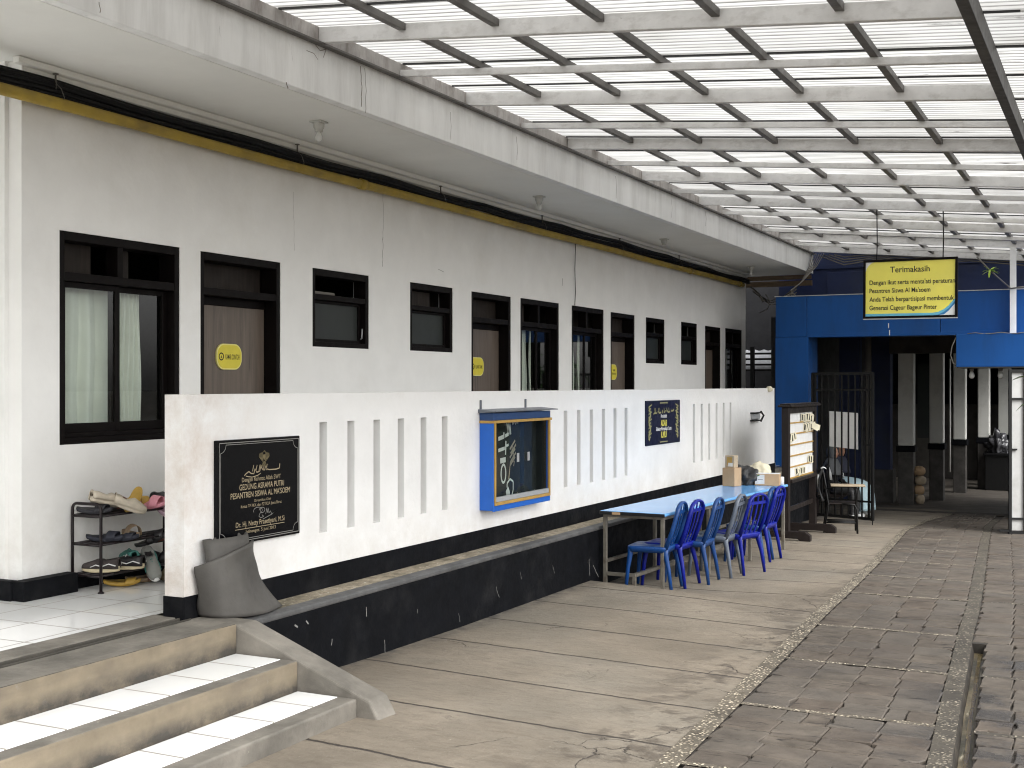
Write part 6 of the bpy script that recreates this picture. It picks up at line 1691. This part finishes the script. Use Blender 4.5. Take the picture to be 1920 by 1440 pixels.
# ------------------------------------------------------------------ plants
def leaf(mb, p, d, L_, w, mi=0, droop=.3):
    d = V(d).normalized(); s = d.cross(V((0, 0, 1))); s = s.normalized() if s.length > .05 else V((1, 0, 0)); n = s.cross(d)
    R_ = []
    for i, k in enumerate((0, .25, .55, .82, 1)):
        c = V(p) + d * L_ * k - V((0, 0, 1)) * droop * L_ * k * k
        ww = w * (0.05, .8, 1, .6, .03)[i] / 2
        R_ += [c - s * ww + n * ww * .3, c, c + s * ww + n * ww * .3]
    fs = []
    for i in range(4):
        a = i * 3; fs += [(a, a + 1, a + 4, a + 3), (a + 1, a + 2, a + 5, a + 4)]
    mb.add(R_, fs, mi, True)
def tree(name, label, cat, pos, h, rad, nleaf, lsize, trunk_r=.09, seed=1, lo=.35, extra=None):
    r = random.Random(seed); t = thing(name, label, cat, pos)
    x0, y0, z0 = pos; mb = MB()
    ends = []
    mb.tube([(x0, y0, z0), (x0 + .08, y0, z0 + h * .3), (x0 - .05, y0 + .1, z0 + h * .6), (x0, y0, z0 + h * .85)], [trunk_r, trunk_r * .8, trunk_r * .55, trunk_r * .2], 8)
    for i in range(14):
        a = r.uniform(0, 6.28); zz = z0 + h * r.uniform(lo, .8); L_ = rad * r.uniform(.6, 1.05)
        e = V((x0 + L_ * math.cos(a), y0 + L_ * math.sin(a), zz + L_ * r.uniform(.1, .5)))
        mb.tube([(x0, y0, zz), ((x0 + e.x) / 2, (y0 + e.y) / 2, (zz + e.z) / 2 + .1), e], [trunk_r * .4, trunk_r * .25, trunk_r * .08], 6); ends.append(((x0, y0, zz), e))
    if extra:
        for a, e in extra: mb.tube([a, (V(a) + V(e)) / 2 + V((0, 0, .08)), e], [trunk_r * .3, trunk_r * .2, trunk_r * .06], 6)
    mb.build('trunk', M['bark'], t)
    lm = MB()
    for i in range(nleaf):
        a, e = r.choice(ends); k = r.uniform(.35, 1.08); p = V(a).lerp(e, k) + V((r.gauss(0, .2), r.gauss(0, .2), r.gauss(0, .2))) * rad * .35
        leaf(lm, p, (r.uniform(-1, 1), r.uniform(-1, 1), r.uniform(-.3, .6)), lsize * r.uniform(.6, 1.2), lsize * .4, 0, r.uniform(.1, .6))
    if extra:
        for a, e in extra:
            for i in range(26):
                p = V(a).lerp(V(e), r.uniform(.45, 1.0)) + V((r.gauss(0, .05), r.gauss(0, .05), r.gauss(0, .05)))
                leaf(lm, p, (r.uniform(-1, .4), r.uniform(-1, 1), r.uniform(-.3, .4)), lsize * r.uniform(.5, .9), lsize * .35, 0, .3)
    lm.build('crown', M['leaf'], t)
    return t
e1 = ray(1914, 26, X=-.42); 
tree('tree', 'green leafy tree with a few leaves showing in the top right corner', 'tree', (1.2, 8.2, -.5), 5.6, 1.3, 1500, .13, .08, 3, .55, [((1.15, 8.0, 3.3), (e1.x + .06, e1.y, e1.z)), ])
sh_ = thing('shrub', 'broad-leaved shrub at the right edge with two drooping leaves in front of the right gate', 'shrub', (.02, 11.6, -.55))
mb = MB(); lm = MB(); rr_ = random.Random(5)
base = V((.10, 11.6, -.55))
l1 = ray(1897, 716, Y=11.6); l2 = ray(1906, 764, Y=11.6)
for tip, z in ((l1 + V((.17, 0, .02)), 1), (l2 + V((.15, 0, .05)), 1)):
    mb.tube([base, base + V((.0, .05, .9)), tip + V((.12, 0, -.02)), tip], [.012, .01, .006, .004], 6)
leaf(lm, l1 + V((.15, 0, .05)), (-1, .1, -.02), .155, .07, 0, .25); leaf(lm, l2 + V((.12, 0, .05)), (-1, 0, -.1), .13, .055, 0, .6)
for i in range(46):
    p = base + V((rr_.uniform(.06, .55), rr_.uniform(-.35, .35), rr_.uniform(.4, 1.9)))
    if i % 3 == 0: mb.tube([base + V((rr_.uniform(-.02, .1), 0, .2)), base.lerp(p, .6) + V((.05, 0, .1)), p], [.01, .007, .004], 5)
    leaf(lm, p, (rr_.uniform(-.3, 1), rr_.uniform(-1, 1), rr_.uniform(-.4, .5)), rr_.uniform(.12, .22), .07, 0, .4)
mb.build('stem', M['bark'], sh_); lm.build('foliage', M['leaf'], sh_)
for i, (x, y, h, r_) in enumerate([(1.6, 29.0, 3.6, 1.7), (3.4, 33.0, 4.6, 2.2), (2.6, 26.0, 3.0, 1.4)]):
    tree('garden_tree', ['bushy garden tree beside the hall, reflected in the tall windows', 'taller garden tree beyond the hall, reflected in the tall windows', 'low garden tree just past the portal, reflected in the tall windows'][i], 'tree', (x, y, -.95), h, r_, 1500, .34, .13, 20 + i, .12)
# small tuft tied on a string by the canopy post
ap = ray(1856, 507, Y=20.3)
tf = thing('air_plant', 'lime green tuft plant tied to a string beside the white canopy post', 'plant', ap)
mb = MB()
for i in range(22):
    a = rnd.uniform(0, 6.28); el = rnd.uniform(-.5, .9); leaf(mb, ap, (math.cos(a), math.sin(a) * .5, el), rnd.uniform(.06, .17), .035, 0, .2)
mb.build('foliage', M['leaf_lime'], tf)
s0_ = ray(1832, 482, Y=20.4); s1_ = ray(1895, 541, Y=20.85)
mb = MB(); mb.tube([ap + V((s0_.x - ap.x, s0_.y - ap.y, s0_.z - ap.z)), ap, s1_], .012, 6); mb.tube([s1_, s1_ + V((.12, .0, .015)), s1_ + V((.2, 0, .02))], .012, 6); mb.build('string', M['wire_grey'], tf)
# ------------------------------------------------------------------ camera, sky and sun
cam = bpy.data.cameras.new('camera'); co = bpy.data.objects.new('camera', cam); COL.objects.link(co)
co.location = (0, 0, CAMZ); co.rotation_euler = (R(90), 0, TH)
cam.sensor_width = 36; cam.lens = 36 * 2300 / 1920.0; cam.shift_y = .5 / 1920.0; cam.clip_start = .05; cam.clip_end = 500
scene.camera = co
w = bpy.data.worlds.new('World'); scene.world = w; w.use_nodes = True
nt = w.node_tree; bgn = nt.nodes['Background']
SUN_EL, SUN_AZ = 46, 118       # azimuth measured clockwise from +Y
sky = nt.nodes.new('ShaderNodeTexSky'); sky.sky_type = 'NISHITA'; sky.sun_disc = False
sky.sun_elevation = R(SUN_EL); sky.sun_rotation = R(SUN_AZ); sky.air_density = 1.0; sky.dust_density = 4.0; sky.ozone_density = 1.0
hs = nt.nodes.new('ShaderNodeHueSaturation'); hs.inputs['Saturation'].default_value = .12
nt.links.new(sky.outputs[0], hs.inputs['Color']); nt.links.new(hs.outputs[0], bgn.inputs['Color'])
bgn.inputs['Strength'].default_value = .15
sl = bpy.data.lights.new('sun', 'SUN'); so = bpy.data.objects.new('sun', sl); COL.objects.link(so)
sl.energy = .6; sl.angle = R(40); sl.color = (1, .98, .95)
dv = V((math.sin(R(SUN_AZ)) * math.cos(R(SUN_EL)), math.cos(R(SUN_AZ)) * math.cos(R(SUN_EL)), math.sin(R(SUN_EL))))
so.rotation_euler = dv.to_track_quat('Z', 'Y').to_euler()
so.location = (10, 0, 20)
scene.view_settings.view_transform = 'Standard'; scene.view_settings.look = 'None'; scene.view_settings.gamma = 1
scene.view_settings.exposure = EXPOSURE
scene.cycles.max_bounces = 10; scene.cycles.diffuse_bounces = 5; scene.cycles.transparent_max_bounces = 12; scene.cycles.glossy_bounces = 4
scene.cycles.caustics_reflective = False; scene.cycles.caustics_refractive = False
scene.cycles.use_denoising = True
scene.cycles.filter_width = 1.1
scene.cycles.denoising_prefilter = 'ACCURATE'
